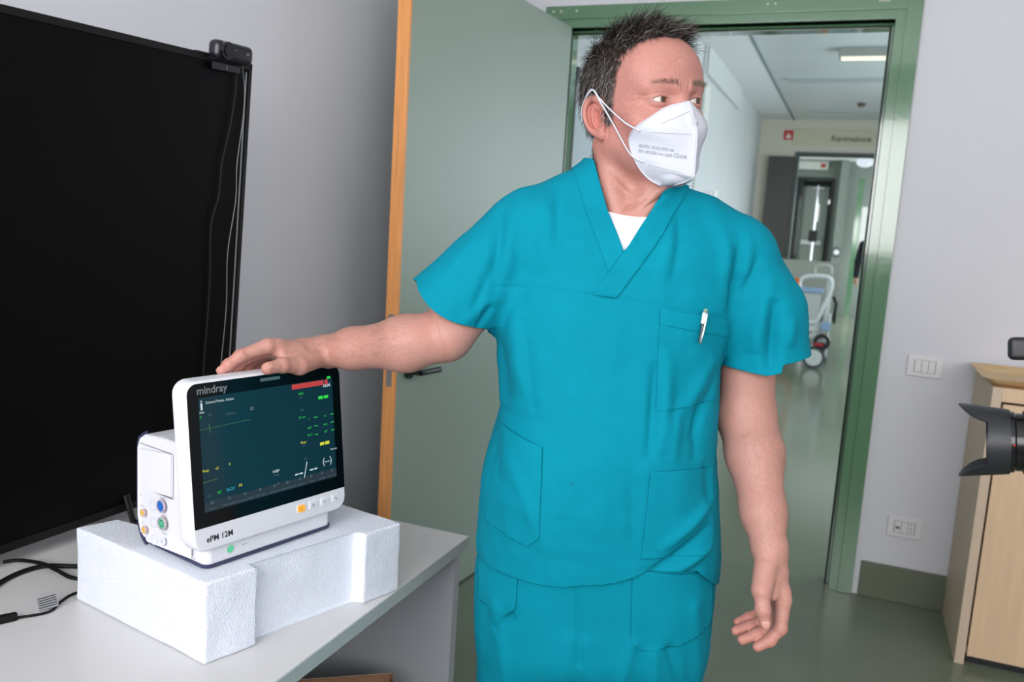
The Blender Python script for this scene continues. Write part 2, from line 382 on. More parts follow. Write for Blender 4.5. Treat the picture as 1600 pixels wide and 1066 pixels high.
def em(name, c, s=1.0):
    m = bpy.data.materials.new(name); m.use_nodes = True; q = m.node_tree.nodes['Principled BSDF']
    q.inputs['Base Color'].default_value = (.01, .01, .01, 1); q.inputs['Emission Color'].default_value = srgb(*c); q.inputs['Emission Strength'].default_value = s; return m
eG, eY, eW, eC, eR, eg, eM = em('screen_green', (40, 220, 70)), em('screen_yellow', (220, 220, 50)), em('screen_white', (210, 225, 230)), em('screen_cyan', (40, 190, 220)), em('screen_red', (200, 60, 62), .9), em('screen_grey', (96, 118, 124), .8), em('screen_magenta', (130, 90, 120), .6)
def FM(u, w_, off=.0012):
    """matrix of a text plane on the face at u, w"""
    o = Vector(fq(u, w_, -off)); up = (Vector((0, TILT, 1))).normalized(); rt = Vector((1, 0, 0))
    return ML @ frame_matrix(o, rt, up, rt.cross(up))
def su(x): return SX0+(SX1-SX0)*x
def sw(y): return SY1-(SY1-SY0)*y
def ftext(name, t, x, y, size, m, align='CENTER', bold=0): return text(name, t, size, FM(su(x), sw(y)), m, mon, align, bold)
def flines(name, segs, m, off=.0013):
    """quads on the face; segs = (x0,y0,x1,y1,width) in screen fractions, width in metres"""
    b = B()
    for x0, y0, x1, y1, wd in segs:
        a = Vector((su(x0), sw(y0))); c = Vector((su(x1), sw(y1))); n = (c-a).normalized(); n = Vector((-n.y, n.x))*wd/2
        vs = [b.bm.verts.new(fq(q.x, q.y, -off)) for q in (a-n, c-n, c+n, a+n)]; b.bm.faces.new(vs)
    return mm(b, name, m, None)
text('maker_logo', 'mindray', .0165, FM(-.0165, .2735, .0009), em('logo_grey', (150, 156, 162), .55), mon, bold=.0003, label='light grey lettering on the black glass')
fplate('alarm_light', .100, .140, .2795, .2845, .002, .0012, em('alarm_light_grey', (78, 112, 120), .7), .0008)
flines('alarm_banner', [(.665, .030, .925, .030, .0085), (.935, .030, .960, .030, .0085)], eR)
ftext('banner_text', 'Pausa Allarme 01:44', .795, .045, .0056, eW)
ftext('clock_text', '10:34', .98, .078, .0078, eW, 'RIGHT', .0002)
flines('battery_icon', [(.955, -.012, .985, -.012, .004)], eG)
ftext('patient_text', 'General Pediat. Adulto', .045, .058, .0055, eW, 'LEFT')
flines('patient_icon', [(.014, .03, .022, .03, .0024), (.018, .045, .018, .105, .0032)], eW)
ftext('patient_text', 'Adu', .002, .135, .0052, eW, 'LEFT')
ftext('wave_label', 'II', .004, .175, .005, eG, 'LEFT'); ftext('wave_label', 'X1', .06, .17, .005, eg, 'LEFT'); ftext('wave_label', 'Monitor', .21, .185, .005, eg)
flines('settings_icon', [(.345, .155, .372, .155, .0014), (.345, .175, .372, .175, .0014), (.345, .165, .36, .165, .0014)], eg)
flines('wave_trace', [(.0, .275, .345, .262, .0007), (.06, .235, .064, .315, .0012)], em('trace_green', (60, 130, 80), .8))
flines('wave_trace', [(.0, .735, .09, .728, .0007)], em('trace_yellow', (120, 130, 60), .8))
ftext('wave_label', 'Resp', .0, .645, .0058, eY, 'LEFT'); ftext('wave_label', 'x2', .085, .645, .0058, eY, 'LEFT'); ftext('wave_label', 'II', .175, .635, .0058, eY, 'LEFT')
ftext('value_label', 'ora', .02, .87, .005, eg, 'LEFT'); ftext('value_label', 'FC', .09, .865, .0065, eG, 'LEFT'); ftext('value_label', 'SpO2', .15, .86, .0065, eC, 'LEFT'); ftext('value_label', 'FR', .235, .85, .0065, eY, 'LEFT')
ftext('value_label', '--', .39, .83, .006, eM, 'LEFT')
ftext('value_label', 'ECG', .735, .115, .0055, eG); ftext('value_label', 'bpm', .735, .145, .0035, eg)
flines('heart_rate_dashes', [(.875, .175, .913, .175, .0052), (.921, .175, .959, .175, .0052)], eG)
ftext('value_label', '120', .735, .275, .0045, eg)
for (x, y, t_) in ((.735, .345, 'ST mm'), (.79, .375, 'I'), (.79, .46, 'aVR'), (.79, .53, 'aVL II'), (.925, .375, 'V1'), (.925, .46, 'PVC'), (.925, .53, 'QT')):
    ftext('value_label', t_, x, y, .0050, eG)
for (x, y) in ((.845, .36), (.845, .445), (.845, .53), (.985, .36), (.985, .44), (.985, .52)):
    flines('value_dashes', [(x-.014, y, x-.002, y, .0014), (x+.002, y, x+.014, y, .0014)], eG)
ftext('value_label', 'Resp', .735, .59, .006, eY); ftext('value_label', 'rpm', .735, .62, .0035, eg)
flines('respiration_dashes', [(.870, .635, .906, .635, .0052), (.914, .635, .950, .635, .0052)], eY)
ftext('value_label', '30', .745, .755, .0045, eg); ftext('value_label', 'NIBP', .51, .805, .0065, eW); ftext('value_label', 'mmHg', .51, .835, .004, eg); ftext('value_label', '160', .52, .925, .005, eg)
ftext('value_label', 'Manuale', .985, .72, .0045, eW)
flines('pressure_dashes', [(.655, .875, .682, .875, .0024), (.69, .875, .717, .875, .0024), (.775, .865, .802, .865, .0024), (.81, .865, .837, .865, .0024)], eW)
flines('pressure_slash', [(.727, .925, .755, .775, .0016)], eW)
ftext('value_label', '(--)', .925, .845, .017, eW, 'CENTER')
bt = em('toolbar_band', (32, 62, 80), .45)
flines('toolbar', [(0, .955, 1, .955, .0150)], bt, .0010)
for i, (x, t_) in enumerate(((.05, 'Menu'), (.165, 'Misura NIBP'), (.275, 'Interrompi NIBP'), (.385, 'STAT NIBP'), (.49, 'Screenshot'), (.59, 'Imposta Allarmi'), (.69, 'Pau. Allarme'), (.785, 'Trend'), (.875, 'Standby'), (.96, 'Menu Princ.'))):
    ftext('toolbar_text', t_, x, .985, .0044, eg); b = B()
    c = Vector(fq(su(x), sw(.925), -.0013)); b.lathe([(.0014, 0), (.0024, 0), (.0024, .0002), (.0014, .0002), (.0014, 0)], c, (0, -1, TILT), 10); mm(b, 'toolbar_icon', eg, None)
# keys below the glass
orangek = em('orange_key_glow', (235, 150, 40), .55); orangek.node_tree.nodes['Principled BSDF'].inputs['Base Color'].default_value = srgb(235, 160, 50)
greyk = mat('key_print_grey', srgb(120, 122, 128), .5)
for i, (u0, nm) in enumerate(((.170, 'alarm'), (.196, 'reset'), (.222, 'record'), (.248, 'pressure'))):
    w0 = .0565
    fplate('key_rim', u0-.0092, u0+.0092, w0-.0072, w0+.0072, .003, .0008, whitep, .001)
    k = fplate('key', u0-.0076, u0+.0076, w0-.0056, w0+.0056, .002, .0018, orangek if i == 0 else whitep, .0012)
    if i == 0: k['label'] = 'orange backlit alarm key'
    b = B(); c = fq(u0, w0, -.0019)
    if i in (0, 1): b.lathe([(.0018, 0), (.0024, 0), (.0024, .0003), (.0018, .0003), (.0018, 0)], c, (0, -1, TILT), 3 if i == 0 else 12); b.box((c[0], c[1], c[2]-.0022), (.005, .0004, .0006))
    elif i == 2:
        for dz in (-.002, 0, .002): b.box((c[0], c[1], c[2]+dz), (.0045, .0006, .0005))
    else: b.tube(bezier([(c[0]-.002, c[1], c[2]+.002), (c[0], c[1], c[2]-.001), (c[0]+.0025, c[1], c[2]-.0015)], 4), .0008, 6)
    mm(b, 'key_symbol', greyk)
text('model_lettering', 'ePM 12M', .0125, FM(-.014, .048, .0003), mat('print_dark', srgb(40, 42, 50), .5), mon, bold=.0003)
def ring(name, c, ax, r0, r1, h, m, parent=mon):
    b = B(); b.lathe([(r0, 0), (r0, h), (r1, h), (r1, 0)] if r0 else [(0, h), (r1*.95, h), (r1, 0)], c, ax, 24); return mm(b, name, m, 40, parent)
ring('power_button_rim', (.036, -.006, .021), (0, -1, 0), .0062, .0078, .0008, mat('button_rim', srgb(205, 208, 212), .4))
ring('power_button', (.036, -.006, .021), (0, -1, 0), 0, .006, .0012, em('power_green', (110, 235, 175), .75))
for w_ in (.030, .021): b = B(); b.box((.060, -.0063, w_), (.0016, .0006, .0016)); b.box((.0655, -.0063, w_+.0003), (.004, .0003, .0006)); mm(b, 'status_mark', greyk)
# side: recorder cover panel and connector sockets (normal -u)
US = -.0155
b = B()
P1 = [(.072, .100), (.150, .095), (.161, .160), (.072, .168)]
lo = [(US-.0028, a_, c_) for a_, c_ in P1]; hi = [(US+.002, a_, c_) for a_, c_ in P1]; loft(b, [hi, lo]); mm(b, 'recorder_cover', whitep)
b = B(); b.box((US-.0004, .112, .0965), (.0010, .084, .0016)); b.box((US-.0004, .152, .128), (.001, .0009, .066)); b.box((US-.0004, .117, .1685), (.001, .088, .0007)); mm(b, 'cover_gap', mat('gap_grey', srgb(110, 108, 118), .6))
sy = mat('socket_yellow', srgb(245, 190, 60), .4); sb = mat('socket_blue', srgb(30, 110, 200), .4); sg = mat('socket_green', srgb(90, 180, 140), .4); sw_ = mat('socket_white', srgb(205, 208, 218), .4)
def side_socket(v_, w_, r, m, pins):
    c = (US-.0005, v_, w_)
    o = ring('connector', c, (-1, 0, 0), 0, r, .0022, m)
    ring('connector_collar', c, (-1, 0, 0), r, r*1.22, .0030, mat('collar_grey', srgb(190, 170, 180), .4) if m is not sw_ else whitep)
    b = B()
    for k in range(pins):
        a = 2*PI*k/pins; rr = r*.55 if pins > 2 else r*.2; b.cyl((US-.0032, v_+rr*math.cos(a), w_+rr*math.sin(a)), (US-.0024, v_+rr*math.cos(a), w_+rr*math.sin(a)), r*.12, n=8)
    mm(b, 'connector_pins', navy)
side_socket(.099, .078, .0088, sb, 6); side_socket(.096, .050, .0090, sg, 7); side_socket(.150, .054, .0052, sy, 1); side_socket(.146, .026, .0052, sy, 1)
side_socket(.094, .020, .0048, sw_, 1)
for v_, w_ in ((.126, .072), (.123, .044), (.121, .016)): ring('blank_plug', (US-.0005, v_, w_), (-1, 0, 0), .0082, .0088, .0006, sw_)
ring('ground_symbol', (US-.0005, .147, .006+.004), (-1, 0, 0), .0022, .0034, .0004, navy)
for v_, w_ in ((.155, .064), (.152, .036), (.101, .091), (.094, .092), (.098, .0625), (.090, .063), (.096, .034), (.088, .034), (.158, .082)): mm(B().box((US-.0008, v_, w_), (.0006, .003, .0010)), 'port_mark', greyk)
# ------------------------------------------------------------------ television
tvm = mat('television_bezel', srgb(14, 14, 15), .45, spec=.3); tvg = mat('television_panel', srgb(9, 9, 10), .35, spec=.10)
tvo = Vector((-1.35, 1.590, .770)); yw, pi_, ro, TH, TWD = -.0755, -.0763, -.020, .962, 1.42
u0 = Vector((math.sin(yw), -math.cos(yw), 0)); w0 = Vector((0, 0, 1)); n0 = u0.cross(w0)
w2 = w0*math.cos(pi_)+n0*math.sin(pi_); tu = u0*math.cos(ro)+w2*math.sin(ro); tw_ = -u0*math.sin(ro)+w2*math.cos(ro); tn = tu.cross(tw_)
if tn.x < 0: tn = -tn                         # towards the room
tv = thing('television', 'large black flat screen television standing on the desk by the wall', 'television', tvo)
TM = frame_matrix((0, 0, 0), tu, tw_, tn)
def tm(b, name, m, sm=40, parent=tv): b.xf(TM); return b.mk(name, m, parent, sm)
b = B(); b.b2(0, TWD, 0, TH, -.035, -.006, .004); b.b2(.15, TWD-.15, .1, TH-.25, -.065, -.035, .01); tm(b, 'television_back', tvm)
b = B()
for q in ((0, TWD, 0, .018), (0, TWD, TH-.014, TH), (0, .010, .0, TH), (TWD-.01, TWD, 0, TH)): b.b2(*q, -.008, .002, .0012)
tm(b, 'bezel', tvm)
b = B(); b.b2(.009, TWD-.009, .017, TH-.013, -.006, -.001); tm(b, 'screen', tvg)
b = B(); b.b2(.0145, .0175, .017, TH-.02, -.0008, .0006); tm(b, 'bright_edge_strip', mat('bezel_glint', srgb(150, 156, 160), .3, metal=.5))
for y in (1.30, .55):
    b = B(); b.tube([(-1.37-tvo.x, y-tvo.y, .80-tvo.z), (-1.35-tvo.x, y-tvo.y, .745-tvo.z), (-1.24-tvo.x, y-tvo.y, .737-tvo.z)], .007, 8); b.tube([(-1.37-tvo.x, y-tvo.y, .80-tvo.z), (-1.45-tvo.x, y-tvo.y, .737-tvo.z)], .007, 8); b.mk('stand_foot', tvm, tv)
# webcam clipped on the television's upper right corner
def tvp(a, h, n_): return tvo+tu*a+tw_*h+tn*n_
wc = thing('webcam', 'black webcam clipped on the top corner of the television', 'webcam', tvp(.082, TH-.014, .006))
WM = frame_matrix((0, 0, 0), tu, tw_, tn)
def wmk(b, name, m, sm=40): b.xf(Matrix.Scale(1.25, 4)); b.xf(WM); return b.mk(name, m, wc, sm)
wcm = mat('webcam_plastic', srgb(26, 25, 34), .3)
b = B(); b.box((-.005, .020, .005), (.085, .032, .026), .010, seg=4); wmk(b, 'webcam_body', wcm)
b = B(); b.cyl((.018, .020, .0), (.018, .020, .0225), .0145); b.cyl((.018, .020, .022), (.018, .020, .0245), .009); wmk(b, 'lens_barrel', mat('webcam_gloss', srgb(14, 14, 18), .1))
b = B(); b.box((.015, .0045, -.012), (.05, .003, .04), .001); b.box((.02, -.006, .005), (.030, .012, .003), .001); b.box((.045, .010, -.01), (.03, .006, .012), .002); b.box((-.01, -.006, .006), (.03, .012, .005), .002); wmk(b, 'clip', wcm)
b = B(); b.box((-.030, .022, .0185), (.005, .004, .0006)); b.box((.000, .024, .0185), (.010, .0012, .0006)); wmk(b, 'maker_mark', mat('webcam_print', srgb(120, 120, 125), .4))
cabm = mat('cable_black', srgb(12, 12, 13), .6, spec=.2)
cb = B(); cb.tube(bezier([tvp(.052, TH-.005, .006), tvp(.050, TH-.06, .006), tvp(.060, TH-.14, .006), tvp(.078, TH-.22, .006), tvp(.082, TH-.29, .006), tvp(.100, TH-.36, .006), tvp(.095, TH-.5, .006), tvp(.10, TH-.70, .006), tvp(.10, TH-.93, .01)], 8), .0022, 6)
o = cb.mk('webcam_cable', cabm); tag(o, 'thick black cable hanging from the webcam over the television screen', 'cable')
cb = B(); cb.tube(bezier([tvp(.034, TH-.004, .004), tvp(.022, TH-.06, .004), tvp(.022, TH-.12, .004), tvp(.032, TH-.22, .004), tvp(.030, TH-.30, .004), tvp(.045, TH-.42, .004), tvp(.040, TH-.55, .004), tvp(.05, TH-.75, .004), tvp(.05, TH-.93, .004)], 8), .0009, 6)
o = cb.mk('thin_wire', mat('wire_grey', srgb(120, 118, 112), .4)); tag(o, 'thin grey wire hanging beside the thick cable on the television', 'wire')
# cables on the desk
def cable(name, label, pts, r, z=.0):
    b = B(); b.tube(bezier(pts, 10), r, 8); o = b.mk(name, cabm); return tag(o, label, 'cable')
zt = TZ
cable('power_cable', 'thick black cable curving across the desk toward the foam', [(-1.20, .80, zt+.005), (-1.30, .93, zt+.005), (-1.338, 1.0, zt+.005), (-1.335, 1.066, zt+.005), (-1.281, 1.10, zt+.005), (-1.17, 1.16, zt+.005)], .0045)
cable('power_cable', 'black cable running from under the television across the thick cable', [(-1.41, 1.05, zt+.004), (-1.39, 1.066, zt+.006), (-1.33, 1.066, zt+.0125), (-1.29, 1.064, zt+.009), (-1.242, 1.064, zt+.0035), (-1.20, 1.10, zt+.0035)], .0035)
pc = thing('plug_cable', 'thin black cable with a ferrite plug and warning tag on the desk', 'cable', (-1.175, .952, zt))
def pl(*p): return (p[0]+1.175, p[1]-.952, p[2]-zt)
b = B(); b.tube(bezier([pl(-1.205, .905, zt+.004), pl(-1.175, .952, zt+.003), pl(-1.19, .99, zt+.0025), pl(-1.195, 1.024, zt+.003), pl(-1.17, 1.08, zt+.003)], 10), .0022, 8); b.mk('cord', cabm, pc)
b = B(); b.lathe([(0, 0), (.0065, .001), (.0075, .004), (.0075, .028), (.0065, .031), (0, .032)], pl(-1.212, .886, zt+.0075), (.40, .92, -.05), 16); b.mk('ferrite_plug', cabm, pc)
TGX = Vector((.95, 1.18, .25)); TGN = Vector((1.18, -.95, .69)).normalized(); TGX = (TGX-TGN*TGX.dot(TGN)).normalized(); b = B(); TGM = frame_matrix(pl(-1.181, .966, zt+.005), TGX, TGN.cross(TGX), TGN)
b.box((-.006, .010, 0), (.030, .022, .0004)); b.xf(TGM); tg = b.mk('warning_tag', mat('tag_grey', srgb(120, 122, 126), .5), pc)
b = B()
for k in range(5): b.box((-.006, .003+k*.0038, -.0004), (.027, .0014, .0002)); b.box((-.006, .003+k*.0038, .0004), (.027, .0014, .0002))
b.xf(TGM); b.mk('tag_print', cabm, pc)
# ------------------------------------------------------------------ photo camera held into the frame at the right edge
def ray(px, py): return RW @ np.array([(px-800)/F, (py-533)/F, 1.0])
def at(px, py, dep): return C0+ray(px, py)*dep
PA = np.array([.925, .379, 0]); PA /= np.linalg.norm(PA); PB = np.array([-PA[1], PA[0], 0])
cg = at(1568, 690, 1.0)
ph = thing('photo_camera', 'black photo camera with petal lens hood at the right edge', 'camera', cg)
LAX = Vector((-RW[:, 0]*.88+RW[:, 2]*.46).tolist()).normalized()       # lens axis, towards the left
LUP = Vector((-RW[:, 1]).tolist()); LUP = (LUP-LAX*LUP.dot(LAX)).normalized(); LSD = LAX.cross(LUP)
CMX = frame_matrix((0, 0, 0), LAX, LUP, LSD)          # local x = forward, y = up, z = towards viewer or away
def cmk(b, name, m, sm=40): b.xf(CMX); return b.mk(name, m, ph, sm)
hoodm = mat('lens_hood_black', srgb(30, 32, 36), .45, bump=.1, bscale=300); lensm = mat('lens_barrel_black', srgb(16, 16, 18), .22); bodym = mat('camera_body_black', srgb(24, 24, 26), .5, bump=.2, bscale=500)
b = B(); n = 96; rings = []
for t in np.linspace(0, 1, 9):
    row = []
    for k in range(n):
        a = 2*PI*k/n; c2 = math.cos(a)**2
        Lmax = .016+.030*max(0, (c2-.40)/.60)**.45+.001
        x = -.006+(Lmax+.006)*t; r = .038+.0065*((x+.006)/.056)**.9 if x > -.006 else .038
        row.append((x, r*math.cos(a), r*math.sin(a)))
    rings.append(row)
outer = [[b.bm.verts.new(p) for p in r_] for r_ in rings]
inner = [[b.bm.verts.new((p[0], p[1]*.955, p[2]*.955)) for p in r_] for r_ in rings]
for i in range(8):
    for k in range(n):
        k2 = (k+1) % n; b.bm.faces.new((outer[i][k], outer[i][k2], outer[i+1][k2], outer[i+1][k])); b.bm.faces.new((inner[i][k2], inner[i][k], inner[i+1][k], inner[i+1][k2]))
for k in range(n):
    k2 = (k+1) % n; b.bm.faces.new((outer[8][k], outer[8][k2], inner[8][k2], inner[8][k])); b.bm.faces.new((outer[0][k2], outer[0][k], inner[0][k], inner[0][k2]))
cmk(b, 'lens_hood', hoodm, 50)
b = B(); b.lathe([(0, .004), (.030, .004), (.034, .008), (.036, .006), (.036, -.01), (.034, -.012), (.034, -.03), (.0365, -.032), (.0365, -.06), (.033, -.063), (.033, -.09)], (0, 0, 0), (1, 0, 0), 48); cmk(b, 'lens_barrel', lensm)
b = B(); b.lathe([(0, .0075), (.012, .0068), (.022, .0055), (.029, .0042)], (0, 0, 0), (1, 0, 0), 32); cmk(b, 'front_glass', mat('lens_glass', srgb(14, 14, 24), .04))
b = B(); b.lathe([(.0368, -.020), (.0372, -.021), (.0372, -.026), (.0368, -.027)], (0, 0, 0), (1, 0, 0), 48); cmk(b, 'chrome_ring', mat('lens_ring_grey', srgb(80, 84, 90), .25, metal=.6))
b = B(); b.sph((-.009, 0, -.0385), .0012, n=6); b.sph((-.009, 0, .0385), .0012, n=6); cmk(b, 'red_mark', mat('red_dot', srgb(200, 30, 30), .4))
b = B(); b.box((-.125, -.012, 0), (.065, .095, .145), .012, seg=3); b.box((-.098, -.02, .055), (.05, .08, .035), .014, seg=3); cmk(b, 'camera_body', bodym)
b = B(); b.box((-.105, .050, 0), (.062, .05, .05), .014, seg=3); b.box((-.085, .045, 0), (.04, .035, .042), .012, seg=3); cmk(b, 'viewfinder_housing', mat('grey_green_body', srgb(70, 80, 78), .45))
b = B(); b.box((-.082, .110, 0), (.155, .027, .030), .006, seg=3); b.box((-.100, .088, 0), (.026, .035, .02), .003); cmk(b, 'shoe_microphone', bodym)
b = B(); b.tube(bezier([(-.075, .058, .02), (-.055, .074, .022), (-.042, .070, .022), (-.050, .062, .022), (-.08, .058, .022)], 5), .0016, 6); cmk(b, 'strap_ring', mat('strap_ring_brass', srgb(150, 125, 100), .35, metal=.7))
# ------------------------------------------------------------------ corridor beyond the door
LX, CYE, CZ = -1.34, 11.8, 2.96
RXW = 1.6
b = B(); b.b2(-1.8, 3.0, YB+.06, 26, -.1, 0); st(b.mk('floor_corridor', floor2m))
b = B(); b.b2(LX-.12, LX, YB+.12, 26, 0, CZ); st(b.mk('wall_corridor_left', white_wall))
b = B(); b.b2(-.935, RXW, YB+.12, CYE, CZ, CZ+.08); st(b.mk('ceiling_corridor_panels', panelm))
b = B(); b.b2(LX, -.945, YB+.12, CYE, CZ-.004, CZ+.08); b.b2(LX, RXW, CYE, 26, 2.98, 3.06); st(b.mk('ceiling_corridor', ceilm))
b = B(); b.b2(-.945, -.93, YB+.12, CYE, CZ-.012, CZ+.0); st(b.mk('trim_1', mat('ceiling_groove', srgb(110, 125, 125), .6)))
b = B(); b.b2(-.80, RXW, 8.82, 8.90, CZ-.03, CZ); b.b2(-.70, RXW, 10.95, 11.0, CZ-.02, CZ); st(b.mk('trim_2', mat('ceiling_joint', srgb(170, 178, 176), .5)))
b = B(); b.b2(RXW, RXW+.1, YB+.12, 4.4, 0, CZ); b.b2(RXW, RXW+.1, 10, 12.8, 0, CZ); b.b2(RXW, RXW+.1, 4.4, 10, 0, .95); b.b2(RXW, RXW+.1, 4.4, 10, 2.55, CZ); b.b2(RXW, RXW+.1, 18, 26, 0, CZ); st(b.mk('wall_corridor_right', white_wall))
# end wall with doorway
DX0, DX1, DZ = -.87, .62, 2.50
b = B(); b.b2(LX, DX0, CYE, CYE+.12, 0, CZ+.02); b.b2(DX1, RXW, CYE, CYE+.12, 0, CZ+.02); b.b2(DX0, DX1, CYE, CYE+.12, DZ, CZ+.02); st(b.mk('wall_corridor_end', mat('cream_paint', srgb(214, 208, 190), .5)))
b = B(); b.b2(LX, LX+.02, 7.25, 7.33, 0, CZ); b.b2(LX, LX+.04, 7.3, 9.4, 2.74, CZ); st(b.mk('trim_3', white_wall))
dframe = mat('dark_grey_frame', srgb(70, 76, 74), .4)
d2 = thing('door_2', 'dark grey metal frame of the corridor end doorway', 'door frame', (DX0, CYE, 0)); st(d2)
b = B(); b.b2(0, .045, -.03, .12, 0, DZ+.045); b.b2(DX1-DX0-.045, DX1-DX0, -.03, .12, 0, DZ+.045); b.b2(.045, DX1-DX0-.045, -.03, .12, DZ, DZ+.045); b.mk('frame', dframe, d2)
ddl = thing('dark_door', 'dark brown door leaf standing open at the corridor end', 'door', (DX0, CYE-.035, 0), R(180+5))
b = B(); b.b2(.01, .33, 0, .03, .01, DZ-.02, .002); b.mk('door_panel', mat('dark_brown_door', srgb(62, 58, 52), .35), ddl)
b = B(); b.b2(.05, .09, .03, .045, 1.0, 1.25); b.cyl((.07, .03, 1.12), (.07, .08, 1.12), .012); b.cyl((.07, .075, 1.12), (.17, .075, 1.12), .011); b.mk('door_handle', black, ddl)
# signs
sgn = thing('overhead_sign', 'beige sign band reading Rianimazione above the corridor doorway', 'sign', (-.93, CYE-.006, 2.63))
b = B(); b.b2(.0, 1.5, -.004, .004, 0, .21, .002); b.mk('sign_panel', mat('sign_beige', srgb(206, 200, 172), .5), sgn)
text('sign_lettering', 'Rianimazione', .105, frame_matrix((.47, -.0055, .062), Vector((1, 0, 0)), Vector((0, 0, 1)), Vector((0, -1, 0))), mat('sign_ink', srgb(70, 66, 60), .6), sgn, sx=.86, bold=.001)
fs = thing('safety_sign', 'small red square safety sign left of the Rianimazione lettering', 'sign', (-1.045, CYE-.006, 2.70))
b = B(); b.b2(0, .12, -.004, .004, 0, .12, .002); b.mk('sign_panel', mat('sign_red', srgb(200, 48, 40), .5), fs)
b = B(); b.b2(.03, .09, -.006, -.004, .02, .055); b.b2(.045, .055, -.006, -.004, .055, .085); b.b2(.07, .08, -.006, -.004, .055, .08); b.mk('pictogram', mat('sign_white', srgb(235, 225, 220), .5), fs)
# corridor ceiling lamp, detector, wall lamp, notice board
cl = thing('ceiling_lamp', 'long box ceiling lamp on the corridor ceiling', 'lamp', (-.305, 7.45, CZ))
b = B(); b.b2(0, 1.2, 0, .16, -.07, 0, .006); b.mk('lamp_housing', mat('lamp_housing_grey', srgb(165, 168, 160), .5), cl)
b = B(); b.b2(.02, 1.18, .02, .14, -.080, -.069, .004); b.mk('lamp_diffuser', em('lamp_glow', (255, 252, 225), 1.3), cl)
sd = thing('smoke_detector', 'small dark smoke detector on the corridor ceiling', 'smoke detector', (-.127, 10.4, CZ))
b = B(); b.lathe([(0, -.04), (.03, -.035), (.045, -.01), (.05, 0)], (0, 0, 0), (0, 0, 1), 20); b.mk('detector_body', mat('detector_brown', srgb(90, 70, 60), .5), sd)
wl = thing('door_closer_lamp', 'white box fixture high on the corridor left wall', 'wall fixture', (LX, 7.1, 2.26))
b = B(); b.b2(-.0, .09, -.10, .12, 0, .36, .01); b.mk('fixture_body', mat('fixture_white', srgb(220, 222, 212), .4), wl)
b = B(); b.b2(.02, .065, -.104, -.10, .08, .28, .001); b.mk('fixture_grille', mat('fixture_grey', srgb(130, 135, 128), .5), wl)
hr = thing('wall_handrail', 'white vertical pull bar on the corridor left wall', 'handrail', (LX, 8.1, 1.5))
b = B(); b.cyl((.06, 0, -.4), (.06, 0, .32), .02); b.cyl((0, 0, -.3), (.06, 0, -.3), .012); b.cyl((0, 0, .25), (.06, 0, .25), .012); b.mk('rail_bar', mat('rail_white', srgb(235, 238, 235), .3), hr)
nb = thing('notice_board', 'pale notice board with an orange pattern just beyond the doorway', 'notice board', (LX, 3.93, 1.35))
b = B(); b.b2(0, .025, 0, .78, 0, .78, .002); b.mk('board_panel', mat('board_pale', srgb(176, 188, 190), .5), nb)
b = B(); b.b2(-.0, .032, -.022, .0, -.02, .80, .002); b.b2(.0, .040, -.03, .012, .76, .81, .002); b.mk('board_frame', mat('board_dark', srgb(60, 62, 64), .5), nb)
random.seed(5); om_ = mat('board_orange', srgb(212, 184, 128), .5)
for i in range(9):
    y, z = .03+(i % 3)*.17+random.uniform(0, .05), .04+(i//3)*.13+random.uniform(0, .03); B().b2(.025, .0262, y, y+random.uniform(.05, .12), z, z+random.uniform(.02, .05)).mk('orange_patch', om_, nb)
# second corridor beyond the end doorway
gw = mat('far_grey_wall', srgb(132, 142, 134), .5)
b = B(); b.b2(LX, -1.22, 18, 18.12, 0, 2.98); b.b2(-.56, RXW, 18, 18.12, 0, 2.98); b.b2(-1.22, -.56, 18, 18.12, 2.62, 2.98); st(b.mk('wall_far', gw))
b = B(); b.b2(-.44, -.30, 17.6, 18, 0, 2.98); st(b.mk('trim_4', gw))
d3 = thing('door_3', 'dark framed inner doorway far down the corridor', 'door frame', (-1.22, 18, 0)); st(d3)
b = B(); b.b2(-.02, .03, -.04, .12, 0, 2.65); b.b2(.63, .68, -.04, .12, 0, 2.65); b.b2(.03, .63, -.04, .12, 2.60, 2.65); b.mk('frame', mat('black_frame', srgb(30, 36, 34), .4), d3)
glm = em('bright_window_glow', (235, 245, 240), 1.0)
wn = thing('window_2', 'bright window at the far end of the corridor', 'window', (-1.3, 21.9, 0)); st(wn)
b = B(); b.b2(0, 1.3, 0, .02, 1.05, 2.4); b.mk('pane', glm, wn)
b = B(); b.b2(-.1, 1.4, .02, .1, 0, 2.98); b.mk('surround', gw, wn)
b = B(); b.b2(.30, 1.0, -.05, -.0, .9, 2.3); b.mk('blind_panel', mat('blind_grey', srgb(170, 180, 170), .5), wn)
gd = thing('green_door', 'narrow green door post seen through the inner doorway', 'door', (-1.16, 18.5, 0))
B().b2(0, .10, 0, .06, 0, 2.5, .003).mk('door_post', greenm, gd)
gd2 = thing('green_door', 'green door post on the right beyond the end doorway', 'door', (-.10, 17.4, 0))
B().b2(0, .10, 0, .06, 0, 2.62, .003).mk('door_post', greenm, gd2)
b = B(); b.b2(.11, .30, .01, .03, 1.2, 2.1); b.mk('door_pane', glm, gd2)
es = thing('exit_sign', 'white hanging sign with a red mark above the inner doorway', 'sign', (-1.27, 17.9, 2.80))
b = B(); b.b2(0, .58, 0, .03, 0, .16, .004); b.mk('sign_panel', mat('sign_white_panel', srgb(215, 220, 212), .5), es)
b = B(); b.b2(.44, .53, -.003, 0, .04, .12); b.mk('pictogram', mat('sign_red_mark', srgb(190, 70, 70), .5), es)
rl = thing('round_ceiling_lamp', 'round white globe lamp beyond the end doorway', 'lamp', (-.03, 14, 2.63))
B().sph((0, 0, 0), .12, (1, 1, .62)).mk('globe', em('globe_glow', (225, 240, 250), 1.0), rl)
b = B(); b.cyl((0, 0, .05), (0, 0, .35), .012); b.mk('stem', steel, rl)
